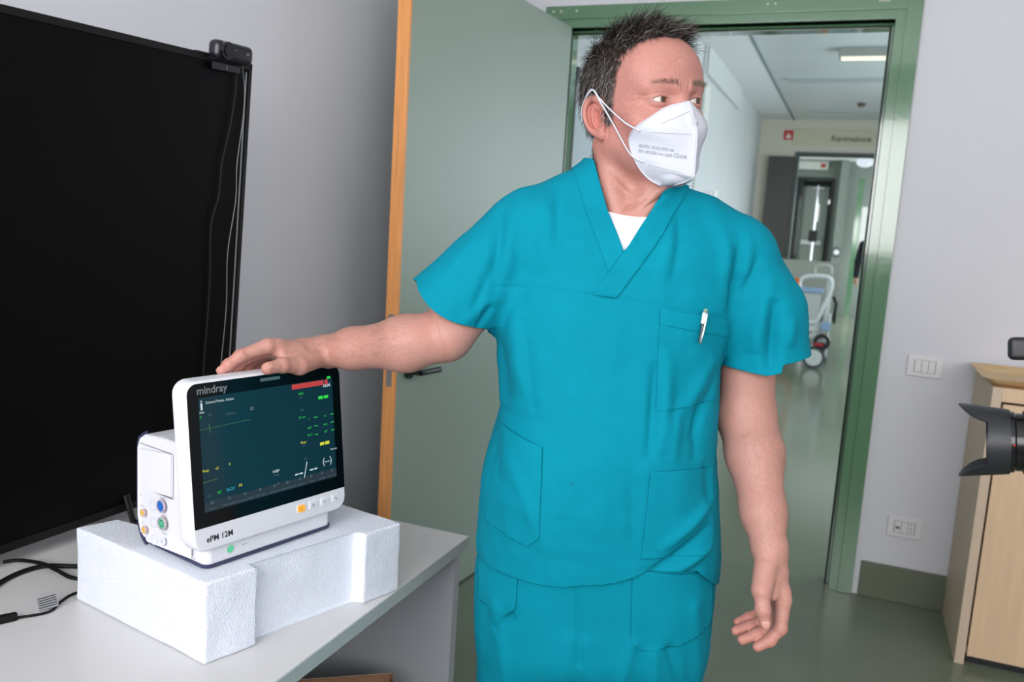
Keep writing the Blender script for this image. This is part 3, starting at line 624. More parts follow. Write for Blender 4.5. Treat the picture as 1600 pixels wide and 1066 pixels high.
mr_ = thing('wall_mirror', 'round bright reflector on the grey pillar far away', 'reflector', (-.36, 17.55, 1.22))
b = B(); b.lathe([(0, .02), (.08, .015), (.1, 0)], (0, 0, 0), (0, -1, 0), 24); b.mk('disc', mat('reflector_grey', srgb(90, 98, 92), .4), mr_)
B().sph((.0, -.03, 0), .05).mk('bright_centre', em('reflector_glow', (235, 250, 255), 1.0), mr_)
iv = thing('drip_stand', 'chrome drip stand beside the inner doorway', 'drip stand', (-.80, 17.2, 0))
b = B(); b.cyl((0, 0, .05), (0, 0, 2.45), .022); b.cyl((-.1, 0, 2.4), (.1, 0, 2.4), .012); b.mk('pole', mat('chrome', srgb(230, 230, 235), .15, metal=1), iv)
b = B()
for k in range(5): a = 2*PI*k/5; b.cyl((0, 0, .08), (.28*math.cos(a), .28*math.sin(a), .05), .015); b.sph((.28*math.cos(a), .28*math.sin(a), .03), .03, n=6)
b.mk('foot', black, iv)
b = B(); b.box((.0, -.05, 1.5), (.16, .12, .22), .02); b.mk('pump', black, iv)
pt_ = thing('push_bar_door', 'grey inner door leaf with a white push bar', 'door', (-1.08, 18.3, 0))
b = B(); b.b2(0, .44, 0, .05, 0, 2.5); b.mk('door_panel', mat('inner_door_grey', srgb(165, 175, 165), .5), pt_)
b = B(); b.b2(0, .40, -.06, 0, 1.33, 1.42, .01); b.mk('push_bar', mat('push_bar_white', srgb(245, 248, 248), .3), pt_)
b = B(); b.b2(.24, .29, -.006, 0, 1.8, 2.15); b.mk('glass_slot', glm, pt_)
# ------------------------------------------------------------------ hospital bed
bedw = mat('bed_plastic_white', srgb(212, 216, 212), .4); bedg = mat('bed_panel_grey', srgb(176, 178, 166), .5); blue = mat('bed_blue', srgb(140, 165, 195), .45); orange = mat('strap_orange', srgb(225, 120, 50), .5)
bed = thing('hospital_bed', 'white hospital bed on casters parked in the corridor', 'bed', (-.25, 10.0, 0))
# origin at the front right caster; bed extends to the left and back
b = B(); b.b2(-.95, -.02, .02, 1.60, .40, .50, .02); b.b2(-.80, -.15, .1, 1.5, .26, .34, .01); b.mk('bed_frame', bedw, bed)
b = B(); b.b2(-.93, -.05, .03, 1.57, .50, .64, .04); b.mk('mattress', mat('mattress_sheet', srgb(214, 218, 220), .7), bed)
b = B(); b.b2(-.93, .10, 1.60, 1.65, .62, 1.16, .03); b.mk('headboard', bedg, bed)
def rail(x, y0, y1, z0, z1):
    t = []
    P = [(x, y0, z0+.0), (x, y0-.04, (z0+z1)/2), (x, y0+.02, z1-.05), (x, y0+.12, z1), (x, y1-.1, z1-.02), (x, y1, z1-.12), (x, y1-.12, z0+.18), (x, y1-.2, z0), (x, y0+.1, z0-.02)]
    b = B(); b.tube(bezier(P+[P[0]], 6), .028, 8); b.mk('side_rail', bedw, bed)
    b = B(); b.b2(x-.012, x+.012, y0+.02, y1-.16, z0+.05, z1-.18, .01); b.mk('rail_panel', mat('rail_panel_grey', srgb(190, 194, 188), .5), bed)
rail(.0, .35, 1.2, .46, .98)
# foot end guard facing the viewer, with handle opening
b = B(); P = [(-.26, 0, .52), (-.28, 0, .80), (-.30, 0, .96), (-.22, 0, 1.02), (-.03, 0, 1.03), (.03, 0, .98), (.03, 0, .88), (-.04, 0, .66), (-.10, 0, .52)]
b.tube(bezier(P+[P[0]], 6), .026, 8); b.mk('foot_guard', bedw, bed)
b = B(); b.b2(-.25, -.06, -.012, .012, .53, .84, .01); b.mk('guard_panel', mat('guard_panel_grey', srgb(182, 186, 180), .5), bed)
b = B(); b.tube(bezier([(-.15, .05, 1.02), (-.16, .05, 1.12), (-.10, .05, 1.15), (.0, .05, 1.14), (.02, .05, 1.06)], 6), .02, 8); b.mk('grab_handle', bedg, bed)
B().b2(-.30, -.04, -.03, -.01, .84, .90, .01).mk('blue_accent', blue, bed); B().b2(-.03, .07, -.03, .03, .43, .53, .01).mk('blue_accent', blue, bed)
b = B(); b.b2(-.345, -.305, -.03, -.015, .50, .98, .004); b.tube(bezier([(-.42, -.02, .90), (-.37, -.03, .98), (-.31, -.03, .98)], 5), .012, 6); b.mk('orange_strap', orange, bed)
b = B(); b.tube(bezier([(-.70, -.05, .30), (-.60, -.06, .17), (-.45, -.06, .15), (-.32, -.05, .22), (-.26, -.05, .34)], 6), .018, 8); b.mk('orange_hose', orange, bed)
b = B(); b.b2(-.34, -.27, -.03, .0, .62, .80, .01); b.mk('yellow_label', mat('label_yellow', srgb(220, 205, 150), .5), bed)
b = B(); b.b2(-.12, .0, .04, .10, .22, .42, .01); b.b2(.035, .065, .10, .16, .12, .62, .02); b.mk('caster_cover', bedw, bed)
b = B(); b.lathe([(.05, -.03), (.09, -.03), (.095, 0), (.09, .03), (.05, .03)], (-.0, .02, .30), (0, 1, 0), 24); b.box((-.02, -.0, .28), (.12, .05, .03), .005); b.mk('pedal_ring', black, bed)
b = B(); b.box((-.03, -.05, .275), (.10, .04, .025), .006); b.mk('red_pedal', mat('pedal_red', srgb(190, 30, 40), .4), bed)
b = B(); b.tube([(.09, .3, .52), (.1, .32, .72), (.06, .3, .80)], .018, 8); b.box((.10, .3, .58), (.03, .04, .18), .01); b.mk('drain_hook', black, bed)
for x, y in ((-.07, 0), (-.88, 0), (-.07, 1.5), (-.88, 1.5)):
    b = B(); b.cyl((x, y-.03, .12), (x, y+.03, .12), .12, n=28); cst = b.mk('caster', mat('caster_grey', srgb(90, 94, 92), .5), bed) if False else b.xf(Matrix.Rotation(0, 4, 'Z')).mk('caster_tyre', mat('caster_tyre_grey', srgb(70, 74, 74), .6), bed)
    b = B(); b.cyl((x, y-.034, .12), (x, y+.034, .12), .092, n=24); b.mk('caster_disc', bedw, bed)
# ------------------------------------------------------------------ implicit surfaces
def smin(a, b, k):
    h = np.clip(.5+.5*(b-a)/k, 0, 1); return b*(1-h)+a*h-k*h*(1-h)
def smax(a, b, k): return -smin(-a, -b, k)
def ell(p, c, r):
    r = np.array(r); q = p-np.array(c); k0 = np.sqrt(((q/r)**2).sum(-1)); k1 = np.sqrt(((q/r**2)**2).sum(-1))+1e-9
    return k0*(k0-1)/k1
def rc(p, a, b, r1, r2):
    """tapered capsule"""
    a = np.array(a, float); b = np.array(b, float); ba = b-a; h = np.clip(((p-a)@ba)/ba.dot(ba), 0, 1)
    return np.linalg.norm(p-a-h[..., None]*ba, axis=-1)-(r1+(r2-r1)*h)
def surface_nets(f, lo, hi, h, blk=20, keep=None):
    lo = np.array(lo, float); hi = np.array(hi, float); n = np.ceil((hi-lo)/h).astype(int); nb = np.ceil(n/blk).astype(int)
    N = nb*blk+3
    bi = np.stack(np.meshgrid(*[np.arange(k) for k in nb], indexing='ij'), -1).reshape(-1, 3)
    ctr = lo+(bi*blk+blk/2)*h; d = f(ctr); bi = bi[np.abs(d) < blk*h*.87*1.25+.006]
    g = np.arange(blk+1); gi = np.stack(np.meshgrid(g, g, g, indexing='ij'), -1)
    KV, VV, E = [], [], []
    off = np.array([[i, j, k] for i in (0, 1) for j in (0, 1) for k in (0, 1)])
    key = lambda q: (q[..., 0]*N[1]+q[..., 1])*N[2]+q[..., 2]
    for bb in bi:
        base = bb*blk
        v = f((lo+(gi+base)*h).reshape(-1, 3)).reshape(blk+1, blk+1, blk+1)
        if v.min() > 0 or v.max() < 0: continue
        s = v < 0
        cnt = sum(s[o[0]:blk+o[0], o[1]:blk+o[1], o[2]:blk+o[2]].astype(int) for o in off)
        act = np.argwhere((cnt > 0) & (cnt < 8))
        if len(act):
            acc = np.zeros((len(act), 3)); num = np.zeros(len(act))
            for o in off:
                for ax in range(3):
                    if o[ax]: continue
                    a = act+o; b2 = a.copy(); b2[:, ax] += 1
                    va = v[a[:, 0], a[:, 1], a[:, 2]]; vb = v[b2[:, 0], b2[:, 1], b2[:, 2]]
                    m = (va < 0) != (vb < 0); t = va/(va-vb+1e-20)
                    P = a.astype(float); P[:, ax] += t; acc[m] += P[m]; num[m] += 1
            VV.append(lo+(acc/num[:, None]+base)*h); KV.append(key(act+base+1))
        for ax in range(3):
            sl0 = [slice(0, blk)]*3; sl1 = [slice(0, blk)]*3; sl1[ax] = slice(1, blk+1)
            A = s[tuple(sl0)]; Bq = s[tuple(sl1)]; e = np.argwhere(A != Bq)
            if len(e):
                fl = A[e[:, 0], e[:, 1], e[:, 2]]; o1 = np.zeros(3, int); o2 = np.zeros(3, int); o1[(ax+1) % 3] = 1; o2[(ax+2) % 3] = 1
                q = e+base+1; E.append(np.stack([key(q-o1-o2), key(q-o2), key(q), key(q-o1)], 1)[np.arange(len(e))[:, None], np.where(fl[:, None], [0, 1, 2, 3], [3, 2, 1, 0])])
    K = np.concatenate(KV); V = np.concatenate(VV); Q = np.concatenate(E)
    o = np.argsort(K); K = K[o]; V = V[o]
    ix = np.searchsorted(K, Q); ix = np.clip(ix, 0, len(K)-1); ok = (K[ix] == Q).all(1); Q = ix[ok]
    for _ in range(2):          # pull vertices on to the surface
        e_ = h*.25; f0_ = f(V); G_ = np.stack([(f(V+np.eye(3)[k]*e_)-f(V-np.eye(3)[k]*e_))/(2*e_) for k in range(3)], -1)
        g2 = (G_**2).sum(-1)+1e-9; st_ = np.clip(f0_/g2, -h*.6, h*.6)[:, None]*G_; V = V-np.clip(st_, -h*.6, h*.6)
    return V, Q, G_/np.sqrt(g2)[:, None]
def clip_mesh(V, T, g, extra=None):
    """keep the part of triangle mesh where g(V) < 0, cutting triangles on the boundary; extra: per-vertex arrays carried along"""
    d = g(V) if callable(g) else g; d = np.where(np.abs(d) < 1e-7, 1e-7, d)
    ex = extra if extra is not None else np.zeros((len(V), 0))
    s = d < 0; c = s[T].sum(1); keep = T[c == 3]; newT = [keep]
    ek = {}; VN = [V]; XN = [ex]; cnt = len(V)
    for k in (1, 2):
        TT = T[c == k]
        if not len(TT): continue
        odd = s[TT] if k == 1 else ~s[TT]
        r = np.argmax(odd, 1); TT = np.stack([TT[np.arange(len(TT)), (r+i) % 3] for i in range(3)], 1)
        def cut(a, b):
            nonlocal cnt
            lo_ = np.minimum(a, b); hi_ = np.maximum(a, b)
            t = (d[lo_]/(d[lo_]-d[hi_]))[:, None]
            VN.append(V[lo_]*(1-t)+V[hi_]*t); XN.append(ex[lo_]*(1-t)+ex[hi_]*t); i = cnt+np.arange(len(a)); cnt += len(a); return i, lo_*len(V)+hi_
        i1, k1 = cut(TT[:, 0], TT[:, 1]); i2, k2 = cut(TT[:, 0], TT[:, 2])
        ek.setdefault('i', []).extend([i1, i2]); ek.setdefault('k', []).extend([k1, k2])
        if k == 1: newT.append(np.stack([TT[:, 0], i1, i2], 1))
        else: newT += [np.stack([i1, TT[:, 1], TT[:, 2]], 1), np.stack([i1, TT[:, 2], i2], 1)]
    V2 = np.concatenate(VN); X2 = np.concatenate(XN); T2 = np.concatenate(newT)
    if ek:
        I = np.concatenate(ek['i']); Kk = np.concatenate(ek['k']); u_, first, inv = np.unique(Kk, return_index=True, return_inverse=True)
        mp = np.arange(len(V2)); mp[I] = I[first][inv]; T2 = mp[T2]
    used = np.unique(T2); mp = np.zeros(len(V2), int); mp[used] = np.arange(len(used))
    T2 = mp[T2]; T2 = T2[(T2[:, 0] != T2[:, 1]) & (T2[:, 1] != T2[:, 2]) & (T2[:, 0] != T2[:, 2])]
    return V2[used], T2, X2[used]
def tri(Q): return np.concatenate([Q[:, [0, 1, 2]], Q[:, [0, 2, 3]]])
def mesh_np(name, V, Fc, m, parent, color=None, label=None, thick=0, smooth=True):
    me = bpy.data.meshes.new(name); k = Fc.shape[1]
    me.vertices.add(len(V)); me.vertices.foreach_set('co', np.asarray(V, np.float32).ravel())
    me.loops.add(Fc.size); me.loops.foreach_set('vertex_index', Fc.astype(np.int32).ravel())
    me.polygons.add(len(Fc)); me.polygons.foreach_set('loop_start', np.arange(0, Fc.size, k, dtype=np.int32))
    me.update(calc_edges=True); me.validate()
    if color is not None:
        ca = me.color_attributes.new('tint', 'FLOAT_COLOR', 'POINT'); ca.data.foreach_set('color', np.asarray(color, np.float32).ravel())
    o = link(name, me, m, parent, smooth, label)
    if thick:
        md = o.modifiers.new('thickness', 'SOLIDIFY'); md.thickness = thick; md.offset = -1
    return o
_rs = np.random.RandomState(11); _perm = _rs.permutation(256); _perm = np.concatenate([_perm, _perm, _perm]); _gr = _rs.normal(size=(256, 3)); _gr /= np.linalg.norm(_gr, axis=1)[:, None]
def pnoise(p):
    i = np.floor(p).astype(int); fr_ = p-i; u = fr_**3*(fr_*(fr_*6-15)+10); i &= 255; r = 0
    for a in (0, 1):
        for b_ in (0, 1):
            for c in (0, 1):
                hsh = _perm[_perm[_perm[i[..., 0]+a]+i[..., 1]+b_]+i[..., 2]+c]
                w_ = (u[..., 0] if a else 1-u[..., 0])*(u[..., 1] if b_ else 1-u[..., 1])*(u[..., 2] if c else 1-u[..., 2])
                r = r+w_*(_gr[hsh]*(fr_-np.array([a, b_, c]))).sum(-1)
    return r
def seg2(P, a, b):
    a = np.array(a, float); b = np.array(b, float); ba = b-a; h = np.clip(((P-a)@ba)/ba.dot(ba), 0, 1)
    return np.linalg.norm(P-a-h[..., None]*ba, axis=-1), h
# ------------------------------------------------------------------ the man in scrubs (local frame: s to the picture's right, t away, z up)
G0 = np.array([-.357, 1.383, 0]); G0 = (at(960, 600, 1.44)*np.array([1, 1, 0]))
ZV = np.array([0, 0, 1.])
def toP(p): q = np.asarray(p)-G0; return np.array([q.dot(PA), q.dot(PB), q[2]])
def pt(px, py, t):
    d = ray(px, py); k = ((G0-C0).dot(PB)+t)/d.dot(PB); return toP(C0+d*k)
man = thing('person', 'man in teal scrubs and white face mask resting one hand on the monitor', 'person', G0, math.atan2(PA[1], PA[0]))
# head frame
HS = 1.06
_th, _ro, _pi = R(30), R(-5), R(3)
_f = np.array([math.sin(_th), -math.cos(_th), 0]); _r = np.array([math.cos(_th), math.sin(_th), 0])
hr_ = _r*math.cos(_ro)-ZV*math.sin(_ro); _u = np.cross(hr_, _f); _u = _u if _u[2] > 0 else -_u
hf_ = _f*math.cos(_pi)+_u*math.sin(_pi); hu_ = _u*math.cos(_pi)-_f*math.sin(_pi)
HR = np.array([hr_, hf_, hu_])                   # rows
HO = pt(1030, 155, -.0935)-HS*(-.032*hr_+.078*hf_)
def h2p(x, y, z): return HO+HS*(x*hr_+y*hf_+z*hu_)
def P2h(p): return (p-HO)@HR.T/HS
HM = frame_matrix(HO, hr_*HS, hf_*HS, hu_*HS)    # head-local to person-local
def ear_sdf(q, sx):
    c = np.array([sx*.0755, -.013, -.016]); e = q-c; an = R(24)*sx
    # ear axes: a = along width (forward), n = outward, b = up, tipped back
    A = np.array([math.sin(an)*-1*0+0, 1, 0.]); n_ = np.array([sx*math.cos(R(22)), math.sin(R(22))*1.0, 0]); A = np.array([-sx*math.sin(R(22)), math.cos(R(22)), 0]); Bv = np.array([0, 0, 1.])
    A2 = A*math.cos(R(12))+Bv*math.sin(R(12)); B2_ = Bv*math.cos(R(12))-A*math.sin(R(12))
    a = e@A2; b_ = e@B2_; n = e@n_-.006
    wa = .0165+.002*np.clip(b_/.03, -1, 1)
    rr = (np.sqrt((a/wa)**2+((b_-.002)/.0262)**2+1e-9)-1)*.018
    rim = np.sqrt(rr**2+(n-.0015)**2)-.0037
    front = np.clip((a-.009)/.004, 0, 1)*np.clip((.012-np.abs(b_+.006))/.004, 0, 1); rim = rim+front*.003
    rr2 = (np.sqrt(((a-.003)/.0085)**2+((b_+.001)/.0165)**2+1e-9)-1)*.010
    anti = np.sqrt(rr2**2+(n+.001)**2)-.0030
    bowl = np.abs(n+.0045)-.0022; bowl = np.maximum(bowl, rr)
    d = smin(smin(rim, anti, .003), bowl, .003)
    lobe = ell(np.stack([a, n, b_], -1), (.004, .000, -.0265), (.0085, .0045, .009))
    trag = ell(np.stack([a, n, b_], -1), (.0145, -.001, -.004), (.0045, .005, .006))
    root = ell(np.stack([a, n, b_], -1), (.009, -.010, -.002), (.010, .008, .022))
    return smin(smin(smin(d, lobe, .004), trag, .003), root, .006)
def head_sdf(p):
    q = P2h(p)
    d = ell(q, (0, -.012, .033), (.0765, .100, .087))
    d = smin(d, ell(q, (0, .026, -.030), (.063, .066, .084)), .03)
    d = smin(d, ell(q, (0, .055, .040), (.060, .036, .045)), .025)
    for s_ in (-1, 1):
        d = smin(d, rc(q, (s_*.052, .0, -.055), (s_*.012, .072, -.100), .020, .017), .028)
        d = smin(d, ell(q, (s_*.046, .055, -.030), (.022, .022, .018)), .018)
        d = smin(d, rc(q, (s_*.044, .070, .019), (s_*.012, .086, .015), .009, .008), .014)
        d = smax(d, -ell(q, (s_*.033, .101, -.001), (.019, .017, .0125)), .012)
    d = smin(d, rc(q, (0, .086, .006), (0, .104, -.036), .0075, .0105), .010)
    for s_ in (-1, 1):
        d = smin(d, ell(q, (s_*.012, .096, -.041), (.009, .010, .008)), .006)
        e = q-np.array([s_*.033, .0725, -.001]); re = np.linalg.norm(e, axis=-1)
        d = smin(d, re-.0152, .007)
        # lids: upper fold and opening
        op = ell(q, (s_*.0335, .090, -.0012), (.0140, .016, .0043))
        d = smax(d, -op, .0015)
        # bags below and upper lid crease
        x = q[..., 0]*s_; z = q[..., 2]; fr_ = np.clip((q[..., 1]-.03)/.02, 0, 1)
        d = d+fr_*.0010*np.exp(-((z-(.0075-((x-.034)/.02)**2*.004))/.0014)**2)*np.exp(-((x-.034)/.017)**2)
        d = d+fr_*.0009*np.exp(-((z-(-.0125+((x-.034)/.02)**2*.004))/.0016)**2)*np.exp(-((x-.034)/.015)**2)
        for dz, am in ((.0, .0008), (-.006, .0008), (.005, .0006)):
            d = d+am*np.exp(-((z-(.0+dz+(x-.05)*dz*60-.0))/.0012)**2)*np.exp(-((x-.057)/.007)**2)*np.clip(q[..., 1]/.02, 0, 1)
        d = d+fr_*.0012*np.exp(-((x-(.0065+(z-.018)*.15))/.0014)**2)*np.exp(-((z-.020)/.009)**2)
    d = smin(d, rc(q, (-.02, .083, -.073), (.02, .083, -.073), .005, .005), .010)
    d = smin(d, ell(q, (0, .082, -.104), (.018, .014, .014)), .015)
    for zz, am in ((.040, .0008), (.050, .0009), (.062, .0008)):
        zc = zz+.004*np.cos(q[..., 0]*70)+.003*np.sin(q[..., 0]*140+zz*400)
        d = d+am*np.exp(-((q[..., 2]-zc)/.0014)**2)*np.exp(-(q[..., 0]/.04)**4)*np.clip((q[..., 1]-.03)/.02, 0, 1)
    for s_ in (-1, 1): d = smin(d, ear_sdf(q, s_), .004)
    return d*HS
# torso cross sections: z, centre s, half width, half depth, centre t
TOR = np.array([(.60, -.003, .205, .145, .0), (.78, -.003, .207, .145, -.002), (.87, -.006, .209, .148, -.004), (.975, -.013, .202, .150, -.006), (1.056, -.013, .189, .148, -.006), (1.112, -.008, .183, .143, -.004),
                (1.2, -.017, .189, .135, .0), (1.26, -.011, .195, .130, .0), (1.32, -.006, .198, .126, .004), (1.40, .0, .194, .112, .008), (1.46, .005, .160, .088, .012), (1.52, .01, .11, .06, .02)])
def column(p, off=0, top=1.425):
    z = np.clip(p[..., 2], TOR[0, 0], TOR[-1, 0]); c, a, b_, ct = [np.interp(z, TOR[:, 0], TOR[:, k]) for k in (1, 2, 3, 4)]
    a = a-off; b_ = b_-off; x = np.abs(p[..., 0]-c)/a; y = np.abs(p[..., 1]-ct)/b_; n_ = 2.35
    rr = (x**n_+y**n_+1e-9)**(1/n_); L = np.sqrt((p[..., 0]-c)**2+(p[..., 1]-ct)**2)+1e-9
    d = (rr-1)*L/np.maximum(rr, .05)
    d = np.where(rr < .3, -np.minimum(a, b_)*.7, d)*.93
    return smax(d, p[..., 2]-top+off, .06)
def yoke(p, off=0):
    d = rc(p, (-.045, .025, 1.462), (-.165, .012, 1.408), .066-off, .060-off)
    return smin(d, rc(p, (.065, .025, 1.450), (.185, .012, 1.385), .066-off, .060-off), .03)
# joints
SH1 = np.array([-.170, .006, 1.402]); EL1 = pt(699, 527, -.045); SH2 = np.array([.190, .006, 1.372]); EL2 = pt(1166, 650, .0)
# monitor frame for the resting hand
mo = np.array(MO); mu = np.array(MU); mv = np.array(MV)
def MPv(px, py, v):
    d = ray(px, py); k = ((mo-C0).dot(mv)+v)/d.dot(mv); return toP(C0+d*k)
WR1 = MPv(506, 550, .028)
def limb(p, pts, k=.01):
    d = None
    for (a, r1), (b_, r2) in zip(pts, pts[1:]):
        e = rc(p, a, b_, r1, r2); d = e if d is None else smin(d, e, k)
    return d
# right hand (on the monitor): fingers as joint chains  (px, py, v)
HR1 = {
 'index': [((418, 541, .030), .0125), ((376, 556, .042), .0098), ((357, 570, .050), .0088), ((346, 580, .056), .0078)],
 'middle': [((419, 546, .050), .0120), ((385, 560, .062), .0098), ((371, 573, .064), .0086), ((365, 584, .064), .0078)],
 'ring': [((424, 549, .068), .0115), ((396, 562, .078), .0094), ((386, 576, .076), .0084), ((383, 588, .073), .0076)],
 'pinky': [((432, 553, .083), .0105), ((412, 565, .090), .0085), ((404, 576, .088), .0076), ((401, 586, .085), .0070)]}
TH1 = [((496, 559, .012), .0180), ((468, 571, .0), .0152), ((441, 571, -.003), .0116), ((418, 576, -.004), .0100)]
FR1 = {k: [(MPv(*a), r) for a, r in v] for k, v in HR1.items()}; TT1 = [(MPv(*a), r) for a, r in TH1]
WR2 = pt(1202, 855, -.125)
HR2 = {
 'index': [((1224, 938, -.155), .0125), ((1219, 982, -.165), .0102), ((1203, 1001, -.168), .0090), ((1184, 1011, -.168), .0080)],
 'middle': [((1221, 944, -.135), .0125), ((1210, 979, -.142), .0102), ((1182, 992, -.150), .0090), ((1160, 1000, -.155), .0080)],
 'ring': [((1214, 942, -.115), .0120), ((1201, 968, -.120), .0096), ((1172, 979, -.130), .0086), ((1150, 986, -.137), .0078)],
 'pinky': [((1206, 934, -.097), .0110), ((1192, 955, -.100), .0088), ((1170, 965, -.108), .0078), ((1153, 972, -.114), .0070)]}
TH2 = [((1196, 886, -.150), .0175), ((1190, 922, -.172), .0140), ((1192, 953, -.184), .0108), ((1195, 974, -.188), .0092)]
FR2 = {k: [(pt(*a), r) for a, r in v] for k, v in HR2.items()}; TT2 = [(pt(*a), r) for a, r in TH2]
def hand_sdf(p, W, FR_, TT, wr, palm_n):
    d = rc(p, W, W*.6+FR_['middle'][0][0]*.4, wr, .021)
    for k in ('index', 'middle', 'ring', 'pinky'):
        m_ = FR_[k][0][0]; st0 = W*.72+m_*.28
        d = smin(d, rc(p, st0, m_, .0155, .0125), .012)
    for a_, b_ in (('index', 'middle'), ('middle', 'ring'), ('ring', 'pinky')):
        A_, B_ = FR_[a_][0][0], FR_[b_][0][0]; d = smin(d, rc(p, A_*.85+W*.15, B_*.85+W*.15, .0125, .0125), .010)
    d = smin(d, rc(p, W*.55+TT[0][0]*.45, TT[1][0], .0165, .0150), .014)
    d = smin(d, rc(p, TT[0][0]*.6+FR_['index'][0][0]*.4, TT[1][0]*.5+FR_['index'][0][0]*.5, .0125, .0085), .012)
    th = limb(p, TT, .004)
    for (c, r) in TT[2:3]: th = smin(th, np.linalg.norm(p-c, axis=-1)-r*1.10, .004)
    d = smin(d, th, .006)
    for k in FR_:
        ch = FR_[k]; f_ = limb(p, ch, .004)
        for (c, r) in ch[1:3]: f_ = smin(f_, np.linalg.norm(p-c, axis=-1)-r*1.06, .004)
        # crease at each joint
        for (c, r), (c2, r2) in zip(ch[1:3], ch[2:4]):
            ax = (c2-c)/np.linalg.norm(c2-c); f_ = f_+.0006*np.exp(-(((p-c)@ax)/.0012)**2)*np.exp(-(np.linalg.norm(p-c, axis=-1)/.013)**4)
        d = smin(d, f_, .0045)
    return d
FA1 = [(SH1, .050), (SH1*.5+EL1*.5+np.array([0, 0, .0]), .050), (EL1+np.array([.002, 0, .008]), .040)]
_m1 = EL1*.68+WR1*.32+np.array([0, -.002, -.002]); _m2 = EL1*.25+WR1*.75
FB1 = [(EL1+np.array([-.006, 0, .002]), .042), (_m1, .0450), (_m2, .0335), (WR1, .0275)]
_n1 = EL2*.70+WR2*.30+np.array([.003, 0, 0]); _n2 = EL2*.25+WR2*.75
FA2 = [(SH2, .048), (SH2*.5+EL2*.5+np.array([.012, 0, 0]), .046), (EL2, .046)]
FB2 = [(EL2, .046), (_n1, .0455), (_n2, .034), (WR2, .0265)]
NECK0 = np.array([.004, .018, 1.43]); NECK1 = h2p(0, -.030, -.065)
def _p2(x, y, t): q_ = pt(x, y, t); return (q_[0], q_[2])
NFOLD = ((_p2(968, 334, -.06), _p2(1034, 294, -.06), .0045), (_p2(1000, 330, -.06), _p2(1046, 300, -.06), .0040), (_p2(984, 322, -.06), _p2(1046, 290, -.06), -.0030), (_p2(957, 275, -.06), _p2(990, 306, -.06), -.0012))
def body_core(p):
    d = smin(column(p, .016, 1.43), yoke(p, .014), .05)
    nk = rc(p, NECK0, NECK1, .060, .060)
    for s_, e_ in ((-1, (-.012, -.062, 1.405)), (1, (.014, -.060, 1.402))):
        nk = smin(nk, rc(p, h2p(s_*.058, -.028, -.055), e_, .0145, .009), .022)
    nk = smin(nk, rc(p, h2p(0, .045, -.105), (.006, -.050, 1.425), .018, .018), .03)
    d = smin(d, nk, .035)
    for s_ in (-1, 1): d = smin(d, rc(p, (.004+s_*.020, -.066, 1.400), (.004+s_*.13, -.035, 1.425), .011, .010), .02)
    q = p-np.array([.004, -.075, 1.41]); d = d+.004*np.exp(-((q[..., 0]/.012)**2+(q[..., 2]/.012)**2))*(q[..., 1] < .03)
    # skin folds of the turned neck
    for a_, b_, am in NFOLD:
        ds, hh = seg2(p[..., [0, 2]], a_, b_); d = d+am*np.exp(-(ds/.0035)**2)*(p[..., 1] < .0)*np.sin(np.clip(hh, 0.02, .98)*PI)
    return d
def cull(p, f, c, rad, out, k=.06):
    """evaluate f only near its sphere"""
    dist = np.linalg.norm(p-c, axis=-1)-rad; m = dist < k
    r = np.maximum(dist, .02)
    if m.any(): r = np.where(m, 0, r); r[m] = f(p[m])
    return r
def body_sdf(p):
    d = cull(p, body_core, np.array([0, .0, 1.25]), .42, None)
    d = smin(d, cull(p, head_sdf, HO+np.array([0, 0, .01]), .16, None), .022)
    a1 = cull(p, lambda q: smin(limb(q, FA1, .02), limb(q, FB1, .02), .022), (SH1+WR1)/2, .27, None)
    a2 = cull(p, lambda q: smin(limb(q, FA2, .02), limb(q, FB2, .02), .022), (SH2+WR2)/2, .34, None)
    h1 = cull(p, lambda q: hand_sdf(q, WR1, FR1, TT1, .0265, None), (WR1+FR1['index'][2][0])/2, .12, None)
    h2 = cull(p, lambda q: hand_sdf(q, WR2, FR2, TT2, .0260, None), (WR2+FR2['index'][2][0])/2, .13, None)
    m_ = (np.abs(p[..., 0]+.295) < .05) & (p[..., 1] < -.04)
    if m_.any():
        P2_ = p[m_][..., [0, 2]]; dd_ = np.min([seg2(P2_, A_[[0, 2]], B_[[0, 2]])[0] for A_, B_ in zip(ELC, ELC[1:])], axis=0); a1 = a1.copy(); a1[m_] = a1[m_]+.0020*np.exp(-(dd_/.0045)**2)
    d = smin(d, smin(a1, h1, .014), .03); d = smin(d, smin(a2, h2, .014), .03)
    return smax(d, 1.02-p[..., 2]+np.where(np.abs(p[..., 0]) > .20, -1, 0), .01)
ELC = [pt(666, 488, -.10), pt(680, 512, -.10), pt(686, 535, -.10), pt(699, 566, -.09)]
def skin_noise(V): return pnoise(V*60)*.5+pnoise(V*140)*.5
import time; _t0 = time.time()
BV, BQ, BN = surface_nets(body_sdf, (-.70, -.28, .70), (.36, .20, 1.80), .0018)
print('body', len(BV), time.time()-_t0)
q = P2h(BV); red = np.zeros(len(BV))
red += .9*np.exp(-(((np.abs(q[:, 0])-.079)/.010)**2+((q[:, 1]+.02)/.03)**2+((q[:, 2]+.02)/.04)**2))
red += .6*np.exp(-((q[:, 0]/.05)**2+((q[:, 1]-.09)/.03)**2+((q[:, 2]+.04)/.03)**2))
red += .35*np.exp(-(((np.abs(q[:, 0])-.033)/.02)**2+((q[:, 1]-.08)/.03)**2+((q[:, 2]+.008)/.012)**2))
for ch in list(FR1.values())+list(FR2.values())+[TT1, TT2]:
    for c, r in ch[1:]: red += .55*np.exp(-(np.linalg.norm(BV-c, axis=1)/.012)**2)
red += .55*np.exp(-(((BV[:, 0]-.0)/.05)**2+((BV[:, 2]-1.40)/.035)**2))*(BV[:, 1] < 0)
red += .25*np.clip(pnoise(BV*18)+.1, 0, 1)+.18*np.clip(pnoise(BV*45), -1, 1)
